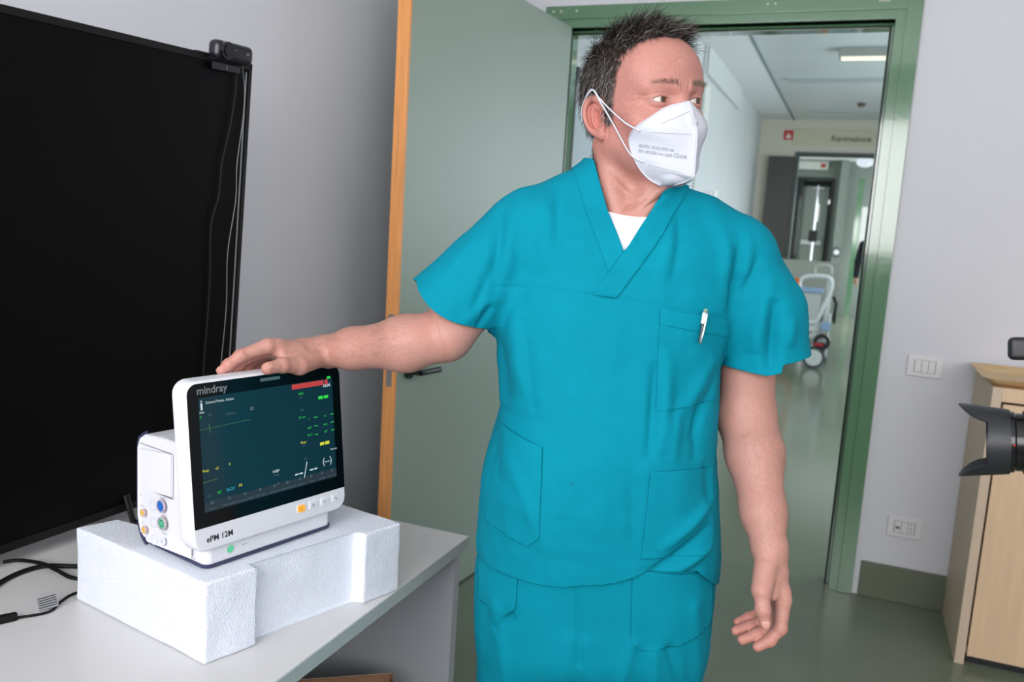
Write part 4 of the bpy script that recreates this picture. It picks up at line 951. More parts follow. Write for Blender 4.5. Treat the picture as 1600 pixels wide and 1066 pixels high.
red = np.clip(red, 0, 1)[:, None]
base = np.array([.485, .245, .197]); rd = np.array([.50, .180, .140])
stub = np.clip(1-np.abs(q[:, 2]+.09)/.06, 0, 1)*np.clip((q[:, 1]+.02)/.04, 0, 1)*.10
colr = (base*(1-red)+rd*red)*(1-stub[:, None])
nearh = np.clip(1.6-np.linalg.norm(q, axis=1)/.12, 0, 1)[:, None]; colr = colr*(1-nearh*np.array([.07, .19, .17]))
dk = np.array([.30, .20, .16])           # lash line and eye corners
for s_ in (-1, 1):
    e = q-np.array([s_*.0335, .086, -.0012]); k = np.exp(-((np.sqrt((e[:, 0]/.0155)**2+(e[:, 2]/.0062)**2)-1)/.13)**2)*(q[:, 1] > .06)*(e[:, 2] > -.006); colr = colr*(1-.55*k[:, None])+dk*.55*k[:, None]
skin = bpy.data.materials.new('skin'); skin.use_nodes = True; nt = skin.node_tree; pb = nt.nodes['Principled BSDF']; I = pb.inputs
va = nt.nodes.new('ShaderNodeVertexColor'); va.layer_name = 'tint'
nz = nt.nodes.new('ShaderNodeTexNoise'); nz.inputs['Scale'].default_value = 260; nz.inputs['Detail'].default_value = 4
tc = nt.nodes.new('ShaderNodeTexCoord'); nt.links.new(tc.outputs['Object'], nz.inputs['Vector'])
mr = nt.nodes.new('ShaderNodeMapRange'); mr.inputs[1].default_value = .3; mr.inputs[2].default_value = .7; mr.inputs[3].default_value = .92; mr.inputs[4].default_value = 1.06
nt.links.new(nz.outputs[0], mr.inputs[0]); vm = nt.nodes.new('ShaderNodeVectorMath'); vm.operation = 'SCALE'
nt.links.new(va.outputs[0], vm.inputs[0]); nt.links.new(mr.outputs[0], vm.inputs['Scale']); nt.links.new(vm.outputs[0], I['Base Color'])
bp = nt.nodes.new('ShaderNodeBump'); bp.inputs['Strength'].default_value = .5; bp.inputs['Distance'].default_value = .0009; nt.links.new(nz.outputs[0], bp.inputs['Height']); nt.links.new(bp.outputs[0], I['Normal'])
I['Roughness'].default_value = .5; I['Specular IOR Level'].default_value = .4
I['Subsurface Weight'].default_value = .12; I['Subsurface Radius'].default_value = (1, .4, .25); I['Subsurface Scale'].default_value = .006
body = mesh_np('body', BV, BQ, skin, man, np.c_[colr, np.ones(len(BV))])
# eyes
eyew = mat('eye_white', srgb(190, 176, 168), .15, coat=.6); iris = mat('iris_brown', srgb(70, 45, 32), .2, coat=1); pup = mat('pupil_black', srgb(6, 5, 5), .1, coat=1)
for s_ in (-1, 1):
    c = Vector((s_*.033, .0725, -.001)); gz = Vector((math.sin(R(14)), math.cos(R(14)), -.02)).normalized()
    b = B(); b.sph(c, .0135, n=16); b.xf(HM); e = b.mk('eyeball', eyew, man, True)
    b = B(); cc = c+gz*.0124; b.lathe([(0, .0016), (.003, .0013), (.0058, .0)], cc, gz, 24); b.xf(HM); b.mk('iris', iris, e, True)
    b = B(); b.lathe([(0, .0006), (.0024, .0)], c+gz*.0137, gz, 16); b.xf(HM); b.mk('pupil', pup, e, True)
# finger nails
nailm = mat('nail_pink', srgb(196, 145, 130), .3, coat=.3)
def nail(a, b_, r, n_, w_=.0062, l_=.0075):
    """a->b last bone, n_ = direction the nail faces"""
    ax = (b_-a)/np.linalg.norm(b_-a); n_ = n_-ax*n_.dot(ax); n_ /= np.linalg.norm(n_); sd = np.cross(ax, n_)
    c = b_+n_*(r-.0019)-ax*.0005
    bb = B(); bb.sph((0, 0, 0), 1, (l_, w_, .0026), n=10); bb.xf(frame_matrix(c, ax, sd, n_)); return bb.mk('fingernail', nailm, man, True)
nail(TT1[2][0], TT1[3][0], .0100, np.array([-.1, -1, .45]), .0072, .0088)
nail(TT2[2][0], TT2[3][0], .0092, np.array([-.1, -1, .25]), .0068, .0085)
for k in ('index', 'middle', 'ring', 'pinky'):
    ch = FR1[k]; nail(ch[2][0], ch[3][0], ch[3][1], np.array([-.5, -.2, .8]), .0050, .0062)
    ch = FR2[k]; nail(ch[2][0], ch[3][0], ch[3][1], np.array([-.2, .2, -1.]), .0050, .0062)
# ------------------------------------------------------------------ scrubs
scrub = mat('teal_scrub_cotton', srgb(0, 129, 150), .85, spec=.12, var=.03, vscale=9, bump=.3, bscale=900, bdist=.0004)
HEM1C = pt(707, 479, -.025); AX1 = HEM1C-np.array([-.165, 0, 1.41]); AX1 /= np.linalg.norm(AX1)
e0, e1 = pt(650, 440, -.02), pt(765, 519, -.04); hd = (e1-e0)/np.linalg.norm(e1-e0)
CN1 = AX1-hd*AX1.dot(hd); CN1 /= np.linalg.norm(CN1)
HEM2C = pt(1193, 568, -.005); AX2 = np.array([.30, 0, -1.]); AX2 /= np.linalg.norm(AX2)
def shirt_sdf(p):
    d = smin(column(p, 0, 1.44), yoke(p, 0), .05)
    s1 = rc(p, (-.160, .005, 1.405), HEM1C+AX1*.05, .070, .079)
    s2 = rc(p, (.188, .005, 1.378), (.236, .0, 1.29), .068, .070); s2 = smin(s2, rc(p, (.236, .0, 1.29), (.262, -.004, 1.15), .070, .082), .03)
    d = smin(d, s1, .022); d = smin(d, s2, .003+.020*np.clip((p[..., 2]-1.21)/.06, 0, 1))
    return smin(d, body_core(p)-.0065+np.clip((1.36-p[..., 2])/.08, 0, 1)*.05, .025)
def s1_sdf(p): return rc(p, (-.160, .005, 1.405), HEM1C+AX1*.05, .070, .079)
def s2_sdf(p): return smin(rc(p, (.188, .005, 1.378), (.236, .0, 1.29), .068, .070), rc(p, (.236, .0, 1.29), (.262, -.004, 1.15), .070, .082), .03)
_t0 = time.time()
SV, SQ, SN = surface_nets(shirt_sdf, (-.46, -.22, .76), (.42, .22, 1.62), .0030)
print('shirt', len(SV), time.time()-_t0)
ST = tri(SQ)
def fold_height(V, N):
    """drapery: ridges (+) and creases (-) seen from the front"""
    P = V[:, [0, 2]]; fr_ = np.clip(.5-N[:, 1]*2.0, 0, 1); h = np.zeros(len(V))
    def L(a, b, am, wd, front=True):
        nonlocal h
        ds, hh = seg2(P, a, b); tp = np.sin(np.clip(hh, .0, 1)*PI)**.6
        end = np.exp(-(ds/wd)**2)*np.maximum(tp, 0)
        h += am*end*(fr_ if front else 1)
    # (a, b, amplitude, width)
    for a, b_, am, wd in FOLDS: L(a, b_, am, wd)
    n1 = pnoise(np.stack([V[:, 0]*9+V[:, 2]*1.5, V[:, 1]*9, V[:, 2]*1.6], -1)); n2 = pnoise(np.stack([V[:, 0]*22+V[:, 2]*4, V[:, 1]*20, V[:, 2]*6+5], -1)); n3 = pnoise(V*34+7)
    low = np.clip((1.30-V[:, 2])/.35, 0, 1)
    h *= 1.35; n4 = pnoise(np.stack([V[:, 0]*60+V[:, 2]*22, V[:, 1]*60, V[:, 2]*26+V[:, 0]*20], -1)); h += n1*(.004+.010*low)+n2*.0040+n3*.0016+n4*.0007
    return h
def px2(x, y, t=-.11): q = pt(x, y, t); return (q[0], q[2])
FOLDS = []
def fo(x0, y0, x1, y1, am, wd, t=-.11): FOLDS.append((px2(x0, y0, t), px2(x1, y1, t), am, wd))
# chest and shoulders
for f_ in ((782, 330, 772, 470, -.006, .010), (800, 318, 792, 440, .004, .012), (860, 290, 845, 430, .003, .012), (875, 300, 870, 420, -.003, .007), (1060, 330, 1030, 450, .0035, .012), (1075, 320, 1050, 440, -.0025, .007),
           (1168, 380, 1150, 500, -.006, .009), (1148, 360, 1135, 470, .004, .012), (1185, 360, 1180, 450, .003, .010), (1200, 400, 1170, 470, -.004, .007), (1222, 470, 1213, 590, -.012, .011), (1215, 430, 1190, 560, .006, .014), (1250, 500, 1245, 550, .004, .01),
           (740, 370, 690, 440, .004, .012), (775, 400, 735, 500, -.0035, .008), (765, 470, 720, 512, .003, .010), (768, 480, 745, 520, -.005, .005), (770, 520, 790, 640, -.006, .012), (800, 480, 815, 620, .005, .014), (815, 500, 835, 640, -.0025, .008),
           (1122, 560, 1060, 650, .004, .012), (1120, 600, 1075, 690, -.004, .008), (1040, 540, 1030, 700, .006, .013), (1022, 560, 1008, 710, -.006, .008), (1060, 620, 1045, 715, .004, .010), (1095, 610, 1085, 720, -.004, .008),
           (790, 700, 860, 860, .003, .012), (770, 640, 775, 760, -.004, .010), (1120, 780, 1020, 850, .006, .010), (1112, 820, 1000, 890, -.007, .008), (1118, 850, 1030, 890, .007, .009), (1105, 720, 1110, 800, -.003, .008),
           (960, 470, 955, 600, .002, .014), (900, 560, 890, 800, .002, .02), (980, 700, 985, 870, -.003, .012), (850, 240, 800, 300, .002, .01), (930, 320, 900, 440, .002, .01)): fo(*f_)
hgt = fold_height(SV, SN)
# yoke seam and stitched hems
YS = [px2(760, 447, -.05), px2(855, 452, -.11), px2(925, 461, -.12), px2(1010, 474, -.12), px2(1140, 499, -.07)]
dm = np.full(len(SV), 9.)
for a, b_ in zip(YS, YS[1:]): dm = np.minimum(dm, seg2(SV[:, [0, 2]], a, b_)[0])
hgt += np.where(SN[:, 1] < .2, -.0016*np.exp(-(dm/.0022)**2), 0)
w1_ = ((SV-HEM1C)@hd)/.07; c1 = (SV-HEM1C)@CN1-.026*np.clip(1-w1_**2, 0, 1)*np.clip(-(SV[:, 1]-HEM1C[1])/.045, -1, 1); hgt += -.0009*np.exp(-((c1+.026)/.0016)**2)*(SV[:, 0] < -.2)
SV2 = SV+SN*hgt[:, None]
HEMP = np.array([px2(735, 850, 0), px2(752, 868, -.03), px2(800, 895, -.10), px2(880, 915, -.14), px2(960, 908, -.14), px2(1010, 893, -.14), px2(1050, 884, -.12), px2(1085, 884, -.1), px2(1112, 903, -.05), px2(1125, 905, 0)])
APEX = px2(976, 394, -.12); VL = [px2(952, 328, -.09), px2(927, 248, -.03)]; VR = [px2(1002, 358, -.11), px2(1046, 290, -.07)]
def line_d(P, a, b):          # signed distance, positive on the left of a->b
    a = np.array(a); b = np.array(b); t = (b-a)/np.linalg.norm(b-a); return t[0]*(P[:, 1]-a[1])-t[1]*(P[:, 0]-a[0])
def neck_hole(V):             # negative inside the hole
    P = V[:, [0, 2]]; e1_ = -line_d(P, APEX, VL[0]); e2_ = -line_d(P, VL[0], VL[1]); f1_ = line_d(P, APEX, VR[0]); f2_ = line_d(P, VR[0], VR[1])
    left = np.maximum(-e1_, -e2_) if False else None
    # inside: right of the left edge and left of the right edge
    li = np.where(P[:, 1] < VL[0][1], -line_d(P, APEX, VL[0]), -line_d(P, VL[0], VL[1])); ri = np.where(P[:, 1] < VR[0][1], line_d(P, APEX, VR[0]), line_d(P, VR[0], VR[1]))
    bk = V[:, 2]-(1.29+(V[:, 1]+.12)*.88)
    return -np.minimum(np.minimum(li, ri), bk)
def hemcut(V): return np.interp(V[:, 0], HEMP[:, 0], HEMP[:, 1])-V[:, 2]
def sleeve1(V):
    w_ = ((V-HEM1C)@hd)/.07; return np.where(FLG > .5, (V-HEM1C)@CN1-.026*np.clip(1-w_**2, 0, 1)*np.clip(-(V[:, 1]-HEM1C[1])/.045, -1, 1), -1)
HZ2 = [(px2(1120, 566, 0)), (px2(1190, 583, -.05)), (px2(1212, 578, -.05)), (px2(1216, 566, -.05)), (px2(1262, 549, 0))]
def sleeve2(V):
    zz = np.interp(V[:, 0], [q_[0] for q_ in HZ2], [q_[1] for q_ in HZ2]); g_ = zz-V[:, 2]
    return np.where(FLG > .5, g_, -1)
isS = (s2_sdf(SV) < column(SV, 0, 1.44)).astype(float)
V_, T_, X_ = clip_mesh(SV2, ST, neck_hole(SV2)*-1, np.c_[SN, isS, (s1_sdf(SV) < column(SV, .004, 1.44)).astype(float)])
V_, T_, X_ = clip_mesh(V_, T_, V_[:, 2]-(1.512-V_[:, 0]*.22), X_)
V_, T_, X_ = clip_mesh(V_, T_, hemcut(V_), X_)
FLG = X_[:, 4]; V_, T_, X_ = clip_mesh(V_, T_, sleeve1(V_), X_)
FLG = X_[:, 3]; V_, T_, X_ = clip_mesh(V_, T_, sleeve2(V_), X_)
top = mesh_np('scrub_top', V_, T_, scrub, man, label='teal short sleeved V neck scrub top', thick=.0016)
# bands, pockets: patches cut from the same cloth surface and laid on it
def patch(name, g, lift, m=scrub, thick=.0014, side=-1, Vs=None, lab=None, par=None):
    V0, T0, N0 = (SV2, ST, SN) if Vs is None else Vs
    V1, T1, X1_ = clip_mesh(V0, T0, np.where(N0[:, 1]*side > -.25, g(V0), 1.), N0)
    dd = g(V1); lf = lift(V1) if callable(lift) else lift
    return mesh_np(name, V1+X1_/np.linalg.norm(X1_, axis=1)[:, None]*(np.asarray(lf)[:, None] if np.ndim(lf) else lf), T1, m, par or top, thick=thick, label=lab)
def poly_g(pts):
    """convex polygon (counter-clockwise in s, z): negative inside"""
    P_ = [np.array(q_) for q_ in pts]
    def g(V): return np.max([-line_d(V[:, [0, 2]], a, b) for a, b in zip(P_, P_[1:]+P_[:1])], axis=0)
    return g
BW = .033
def band_left(V):
    P = V[:, [0, 2]]; li = np.where(P[:, 1] < VL[0][1], line_d(P, APEX, VL[0]), line_d(P, VL[0], VL[1]))
    a = np.array(APEX); lowr = line_d(P, px2(925, 461, -.12), APEX)       # stay above the other band's edge
    return np.max([-li, li-BW, -lowr+0*li, V[:, 1]-.06, V[:, 2]-(1.514-V[:, 0]*.22)], axis=0)
def band_right(V):
    P = V[:, [0, 2]]; E0 = px2(925, 461, -.12)
    ri = np.where(P[:, 1] < APEX[1], -line_d(P, E0, APEX), np.where(P[:, 1] < VR[0][1], -line_d(P, APEX, VR[0]), -line_d(P, VR[0], VR[1])))
    zs = np.interp(P[:, 0], [y_[0] for y_ in YS], [y_[1] for y_ in YS])
    return np.max([-ri, ri-BW, zs-P[:, 1], V[:, 1]-.06, V[:, 2]-(1.514-V[:, 0]*.22)], axis=0)
patch('neckband', band_left, .0016); patch('neckband', band_right, .0030)
cp = poly_g([px2(1022, 640, -.13), px2(1122, 628, -.1), px2(1141, 502, -.085), px2(1031, 481, -.12)])
patch('chest_pocket', cp, lambda V: .0020+.0035*np.clip((V[:, 2]-1.24)/.06, 0, 1)*np.exp(-((V[:, 0]-.105)/.04)**2))
patch('pocket_hem', poly_g([px2(1029, 506, -.12), px2(1139, 528, -.085), px2(1141, 502, -.085), px2(1031, 481, -.12)]), lambda V: .0030+.0035*np.clip((V[:, 2]-1.24)/.06, 0, 1)*np.exp(-((V[:, 0]-.105)/.04)**2))
patch('left_pocket', poly_g([px2(760, 800, -.03), px2(824, 852, -.13), px2(842, 838, -.14), px2(848, 697, -.13), px2(786, 664, -.07)]), lambda V: .0022+.006*np.clip((V[:, 2]-1.0)/.07, 0, 1)*np.exp(-((V[:, 0]+.15)/.025)**2))
patch('right_pocket', poly_g([px2(1000, 870, -.14), px2(1108, 850, -.08), px2(1110, 714, -.07), px2(1060, 728, -.12), px2(1013, 722, -.13)]), lambda V: .0024+.007*np.clip((V[:, 2]-.98)/.07, 0, 1)*np.exp(-((V[:, 0]-.10)/.035)**2))
# stains
for x, y, r in ((893, 751, .0022), (900, 770, .0010), (875, 742, .0008)):
    s0, z0 = px2(x, y, -.14)
    patch('small_stain', lambda V: np.sqrt((V[:, 0]-s0)**2+(V[:, 2]-z0)**2)-r, .0006, mat('stain_dark_teal', srgb(10, 96, 112), .8), .0001)
# white t-shirt showing in the V
tsm = mat('white_tshirt', srgb(238, 240, 246), .8, bump=.2, bscale=700, bdist=.0004)
def tee_sdf(p): return smin(smin(column(p, .006, 1.436), yoke(p, .006), .05), body_core(p)-.0035, .01)
TV_, TQ, TN = surface_nets(tee_sdf, (-.20, -.20, 1.22), (.20, .18, 1.56), .004)
zt0 = pt(985, 338, -.09)[2]
tg_ = lambda V: np.maximum.reduce([V[:, 2]-(zt0+(V[:, 0]-.005)**2*3.0), 1.26-V[:, 2], np.abs(V[:, 0])-.14])
V1, T1, _x = clip_mesh(TV_, tri(TQ), tg_(TV_)); mesh_np('undershirt', V1, T1, tsm, man, thick=.002, label='white t-shirt collar')
# trousers
def pants_sdf(p):
    z = p[..., 2]; hip = smax(column(p, .012, 1.05), .66-z, .06)
    d = smax(hip, z-1.04, .02)
    for s_, x0, x1 in ((-1, -.105, -.135), (1, .093, .115)):
        d = smin(d, rc(p, (x0, .0, .80), (x0*.98, .005, .50), .108, .098), .035)
        d = smin(d, rc(p, (x0*.98, .005, .50), (x1, .02, .05), .098, .088), .03)
    return d
PV, PQ, PN = surface_nets(pants_sdf, (-.27, -.20, .02), (.27, .20, 1.08), .004)
n1 = pnoise(np.stack([PV[:, 0]*12, PV[:, 1]*12, PV[:, 2]*2.2], -1)); n2 = pnoise(np.stack([PV[:, 0]*25+3, PV[:, 1]*25, PV[:, 2]*7], -1)); ph_ = n1*.009+n2*.0035
for a, b_, am, wd in ((px2(903, 880, -.13), px2(904, 1030, -.12), -.004, .004), (px2(915, 1000, -.12), px2(930, 1090, -.1), .004, .014), (px2(800, 960, -.1), px2(775, 975, -.07), -.005, .006), (px2(775, 940, -.07), px2(790, 1060, -.07), .005, .012), (px2(1015, 1010, -.1), px2(1020, 1066, -.1), .006, .012),
                      (px2(985, 1000, -.12), px2(965, 1066, -.1), .005, .01), (px2(1040, 1000, -.1), px2(1060, 1066, -.1), -.005, .008), (px2(1075, 930, -.07), px2(1085, 1060, -.05), .005, .012), (px2(890, 1000, -.12), px2(870, 1090, -.1), .004, .014)):
    ds, hh = seg2(PV[:, [0, 2]], a, b_); ph_ += am*np.exp(-(ds/wd)**2)*(PN[:, 1] < .1)
PV2 = PV+PN*ph_[:, None]
V1, T1, X1_ = clip_mesh(PV2, tri(PQ), np.maximum(.045-PV2[:, 2], PV2[:, 2]-1.02), PN)
pants = mesh_np('scrub_trousers', V1, T1, scrub, man, label='teal scrub trousers', thick=.0016)
PS = (V1, T1, X1_)
patch('trouser_pocket', poly_g([px2(750, 930, -.03), px2(792, 963, -.1), px2(806, 950, -.11), px2(811, 880, -.11), px2(750, 860, -.03)]), .0028, Vs=PS, par=pants)
patch('trouser_pocket', poly_g([px2(983, 995, -.12), px2(1000, 1010, -.12), px2(1060, 1000, -.1), px2(1104, 960, -.05), px2(1106, 880, -.05), px2(985, 880, -.12)]), .0028, Vs=PS, par=pants)
shm = mat('white_clog', srgb(225, 228, 228), .4)
for x in (-.135, .115):
    b = B(); b.sph((x, -.05, .045), 1, (.052, .13, .045), 16); bmesh.ops.bisect_plane(b.bm, geom=b.bm.verts[:]+b.bm.edges[:]+b.bm.faces[:], plane_co=(0, 0, .02), plane_no=(0, 0, -1), clear_outer=True)
    b.b2(x-.05, x+.05, -.17, .07, .0, .022, .01); b.mk('clog', shm, man, 40)
# pen in the chest pocket
pen = thing('ballpoint_pen', 'silver ballpoint pen clipped in the chest pocket of the scrub top', 'pen', (0, 0, 0)); pen.rotation_euler = man.rotation_euler; pen.location = G0
def surf_t(s, z):
    k = np.argmin((SV2[:, 0]-s)**2+(SV2[:, 2]-z)**2+(SV2[:, 1] > 0)*9); return SV2[k, 1]
pa, pb_ = px2(1101, 483, -.11), px2(1091, 535, -.115)
A_ = Vector((pa[0], surf_t(*pa)-.016, pa[1])); B_ = Vector((pb_[0], surf_t(*pb_)-.014, pb_[1])); dv = (B_-A_)
chrome = mat('pen_chrome', srgb(225, 228, 230), .12, metal=1); whitepen = mat('pen_white', srgb(235, 236, 235), .3)
b = B(); b.cyl(A_+dv*.10, A_+dv*.42, .0042, .0040); b.mk('pen_barrel', whitepen, pen)
b = B(); b.cyl(A_-dv*.02, A_+dv*.10, .0030, .0040, n=16); b.mk('pen_cap', mat('pen_green_grey', srgb(120, 150, 120), .3), pen)
b = B(); b.tube(bezier([A_+dv*.06+Vector((.0, -.004, 0)), A_+dv*.16+Vector((.001, -.0085, 0)), A_+dv*.6+Vector((.001, -.0075, 0)), A_+dv*.96+Vector((0, -.0055, 0)), A_+dv*1.0+Vector((0, -.004, 0))], 6), .0016, 8); b.mk('pen_clip', chrome, pen)
b = B(); b.cyl(A_+dv*.42, A_+dv*.98, .0034, .0026, n=16); b.mk('pen_lower_barrel', mat('pen_dark', srgb(40, 55, 60), .25), pen)
print('cloth', time.time()-_t0)
# ------------------------------------------------------------------ face mask
def hit(px, py, f=None, off=.0025, n=70):
    """where the camera ray meets the surface f = off (person-local)"""
    f = f or body_sdf; d = ray(px, py); d = d/np.linalg.norm(d); o_ = toP(C0); dl = np.array([d.dot(PA), d.dot(PB), d[2]]); k = .9
    for _ in range(n):
        v = f((o_+dl*k)[None])[0]-off
        if v < .0003: break
        k += max(v*.8, .0004)
        if k > 1.9: break
    return o_+dl*k
def hx0(px, py):
    """ray meets the head's middle plane"""
    d = ray(px, py); o_ = toP(C0); dl = np.array([d.dot(PA), d.dot(PB), d[2]]); n_ = HR[0]; k = (HO-o_).dot(n_)/dl.dot(n_); return P2h(o_+dl*k)
RG = np.array([hx0(*q_) for q_ in ((1074, 158), (1080, 173), (1088, 208), (1086, 238), (1083, 277), (1066, 286), (1044, 293))])
OLpx = ((1066, 161), (1040, 168), (1012, 186), (993, 199), (984, 213), (984, 228), (991, 248), (1001, 266), (1014, 280), (1030, 289))
OL = np.array([P2h(hit(*q_)) for q_ in OLpx]); OL[:, 0] = np.minimum(OL[:, 0], -.004)
print('ridge', RG.round(3).tolist()); print('outline', OL.round(3).tolist())
def resample(P, n):
    P = np.array([list(v) for v in bezier(P.tolist(), 10)]); s_ = np.r_[0, np.cumsum(np.linalg.norm(np.diff(P, axis=0), axis=1))]; t = np.linspace(0, s_[-1], n); return np.stack([np.interp(t, s_, P[:, k]) for k in range(3)], 1)
def resample_lin(P, n):
    s_ = np.r_[0, np.cumsum(np.linalg.norm(np.diff(P, axis=0), axis=1))]; t = np.linspace(0, s_[-1], n); return np.stack([np.interp(t, s_, P[:, k]) for k in range(3)], 1)
OL = np.r_[RG[:1]+[[-.002, 0, -.001]], OL, RG[-1:]+[[-.002, 0, 0]]]
NU, NV = 70, 34
Ra = resample_lin(RG, NU); Oa = resample(OL, NU); Ra[:, 0] = 0
# keep the middle of the ridge facing the middle of the outline
def panel(sx):
    g = np.zeros((NU, NV, 3))
    for j in range(NV):
        v = j/(NV-1); g[:, j] = Ra*(1-v)+Oa*v
        u = np.linspace(0, 1, NU); bul = np.sin(PI*min(v, 1))**1.4*np.sin(PI*u)**.6*.009
        g[:, j, 0] -= bul*.8; g[:, j, 1] += bul*.55
        g[:, j, 1] += .0012*np.exp(-((v-.93)/.025)**2)*-1+0*u
    g[..., 0] += .0
    # seam ridge and edge weld
    g[:, 0, 1] += .0015
    d = P2h_sdf(g.reshape(-1, 3)).reshape(NU, NV)
    for _ in range(3):
        d = P2h_sdf(g.reshape(-1, 3)).reshape(NU, NV); push = np.clip(.0022-d, 0, .006)
        g[..., 0] -= push*.75; g[..., 1] += push*.6
    if sx > 0: g = g*np.array([-1, 1, 1])
    return g
def P2h_sdf(q): return head_sdf(HO+(q*HS)@HR)/HS
maskm = mat('white_mask_fleece', srgb(198, 199, 209), .8, sss=.08, bump=.25, bscale=1400, bdist=.0003)
def grid_mesh(g):
    a, b_ = g.shape[:2]; V = g.reshape(-1, 3); i = np.arange(a*b_).reshape(a, b_)
    return V, np.stack([i[:-1, :-1], i[1:, :-1], i[1:, 1:], i[:-1, 1:]], -1).reshape(-1, 4)
gl = panel(-1); gr = panel(1)
Vl, Ql = grid_mesh(gl); Vr, Qr = grid_mesh(gr)
toL = lambda V: HO+(V*HS)@HR
# one face mask worn by the man: panels share the middle seam
Vm = np.r_[toL(Vl), toL(Vr)]; Qm = np.r_[Ql[:, ::-1], Qr+len(Vl)]
mask = mesh_np('face_mask', Vm, Qm, maskm, man, thick=.0009, label='white folded face mask over nose and mouth')
b = B(); b.tube([Vector(v) for v in toL(gl[:, 0]+[0, .0006, 0])], .0011, 6); b.mk('centre_seam', maskm, mask, True)
for g in (gl, gr):
    b = B(); b.tube([Vector(v) for v in toL(g[:, -1])], .0011, 6); b.mk('edge_weld', maskm, mask, True)
from mathutils.bvhtree import BVHTree
bvh = BVHTree.FromPolygons([tuple(v) for v in toL(Vl)], [tuple(int(k) for k in f_) for f_ in Ql])
Ol = Vector(toP(C0))
def onmask(px, py, off=.0005):
    d = ray(px, py); dl = Vector((d.dot(PA), d.dot(PB), d[2])).normalized(); h_ = bvh.ray_cast(Ol, dl)
    return (h_[0]-dl*off) if h_[0] is not None else None
printm = mat('mask_print_grey', srgb(140, 143, 152), .8)
def mask_text(t_, x0, y0, x1, y1, hpx, sz=1, bold=0.01):
    me = text_mesh(t_, 1.0, 'LEFT', 0, bold); W_ = max(v.co.x for v in me.vertices); ax = Vector((x1-x0, y1-y0)); up_ = Vector((ax.y, -ax.x)).normalized()*hpx
    for v in me.vertices:
        p_ = Vector((x0, y0))+ax*(v.co.x/W_)+up_*v.co.y; q_ = onmask(p_.x, p_.y)
        v.co = q_ if q_ is not None else Vector((0, 0, 0))
    o = link('mask_print', me, printm, mask)
mask_text('BIOPTL YK252 FFP2 NR', 998, 230, 1053, 238, 7); mask_text('EN 149:2001+A1:2009', 997, 238, 1050, 246, 7); mask_text('CE', 1052, 246, 1060, 247, 10); mask_text('0598', 1061, 247, 1073, 248, 7)
def stitches(x0, y0, x1, y1, n_):
    b = B()
    for k in range(n_):
        t = (k+.5)/n_; dt = .28/n_; A = onmask(x0+(x1-x0)*(t-dt), y0+(y1-y0)*(t-dt)); E_ = onmask(x0+(x1-x0)*(t+dt), y0+(y1-y0)*(t+dt))
        if A and E_: b.tube([A, E_], .00045, 5)
    o = b.mk('stitch_line', mat('stitch_grey', srgb(150, 152, 158), .8), mask); return o
stitches(1015, 207, 1080, 210, 17); stitches(1013, 258, 1065, 270, 14)
b = B(); A = [onmask(1034+t*43, 193-t*19, .0008) for t in np.linspace(0, 1, 8)]; b.tube([p_ for p_ in A if p_], .0009, 6, flat=.6); b.mk('nose_wire', maskm, mask, True)
def strap(pxs, tail):
    P = [Vector(onmask(*pxs[0], .0012) or hit(*pxs[0]))]+[Vector(hit(*q_, off=(.004 if i < len(pxs)-2 else .007))) for i, q_ in enumerate(pxs[1:])]+[Vector(h2p(*q_)) for q_ in tail]
    b = B(); b.tube(bezier(P, 8), .0013, 8); b.mk('ear_loop', maskm, mask, True)
strap(((1000, 205), (977, 192), (951, 169), (936, 153), (925, 141)), ((-.079, -.045, .008), (-.074, -.058, -.005)))
strap(((1006, 254), (985, 241), (961, 199), (939, 161), (924, 140)), ((-.079, -.047, .004), (-.072, -.058, -.018)))
for s_ in (1,):
    b = B(); b.tube(bezier([Vector(h2p(*q_)) for q_ in ((.068, .03, -.055), (.078, .0, -.01), (.082, -.03, .012), (.074, -.055, -.01))], 8), .0013, 8); b.mk('ear_loop', maskm, mask, True)
# ------------------------------------------------------------------ hair
rng = np.random.RandomState(4)
def grad(f, V, e=.0008):
    g = np.stack([f(V+np.eye(3)[k]*e)-f(V-np.eye(3)[k]*e) for k in range(3)], -1); return g/(np.linalg.norm(g, axis=1)[:, None]+1e-9)
def hairline(q):
    """> 0 inside the hair, head coordinates"""
    x, y, z = q[:, 0], q[:, 1], q[:, 2]; ax = np.abs(x)
    yf = np.interp(z, [-.08, -.045, -.03, .0, .03, .05, .068, .082, .095, .13], [-.05, -.044, .014, .022, .030, .034, .044, .062, .078, .090])
    yf = np.where(z > .06, yf-np.clip((ax-.022)/.03, 0, 1)*.012+np.clip((.015-ax)/.015, 0, 1)*.004, yf)
    d = yf-y
    d = np.where((z < .014) & (y < .005) & (y > -.047), np.minimum(d, z-.014), d)     # around the ear
    d = np.where(z < -.03, np.minimum(-.042-y, z+.085), d)
    return d
HSEL = np.where(hairline(q) > 0)[0]; HSEL = HSEL[(BV[HSEL, 2] > HO[2]-.10) & (q[HSEL, 1] < .09) & (np.abs(q[HSEL, 0]) < .085)]
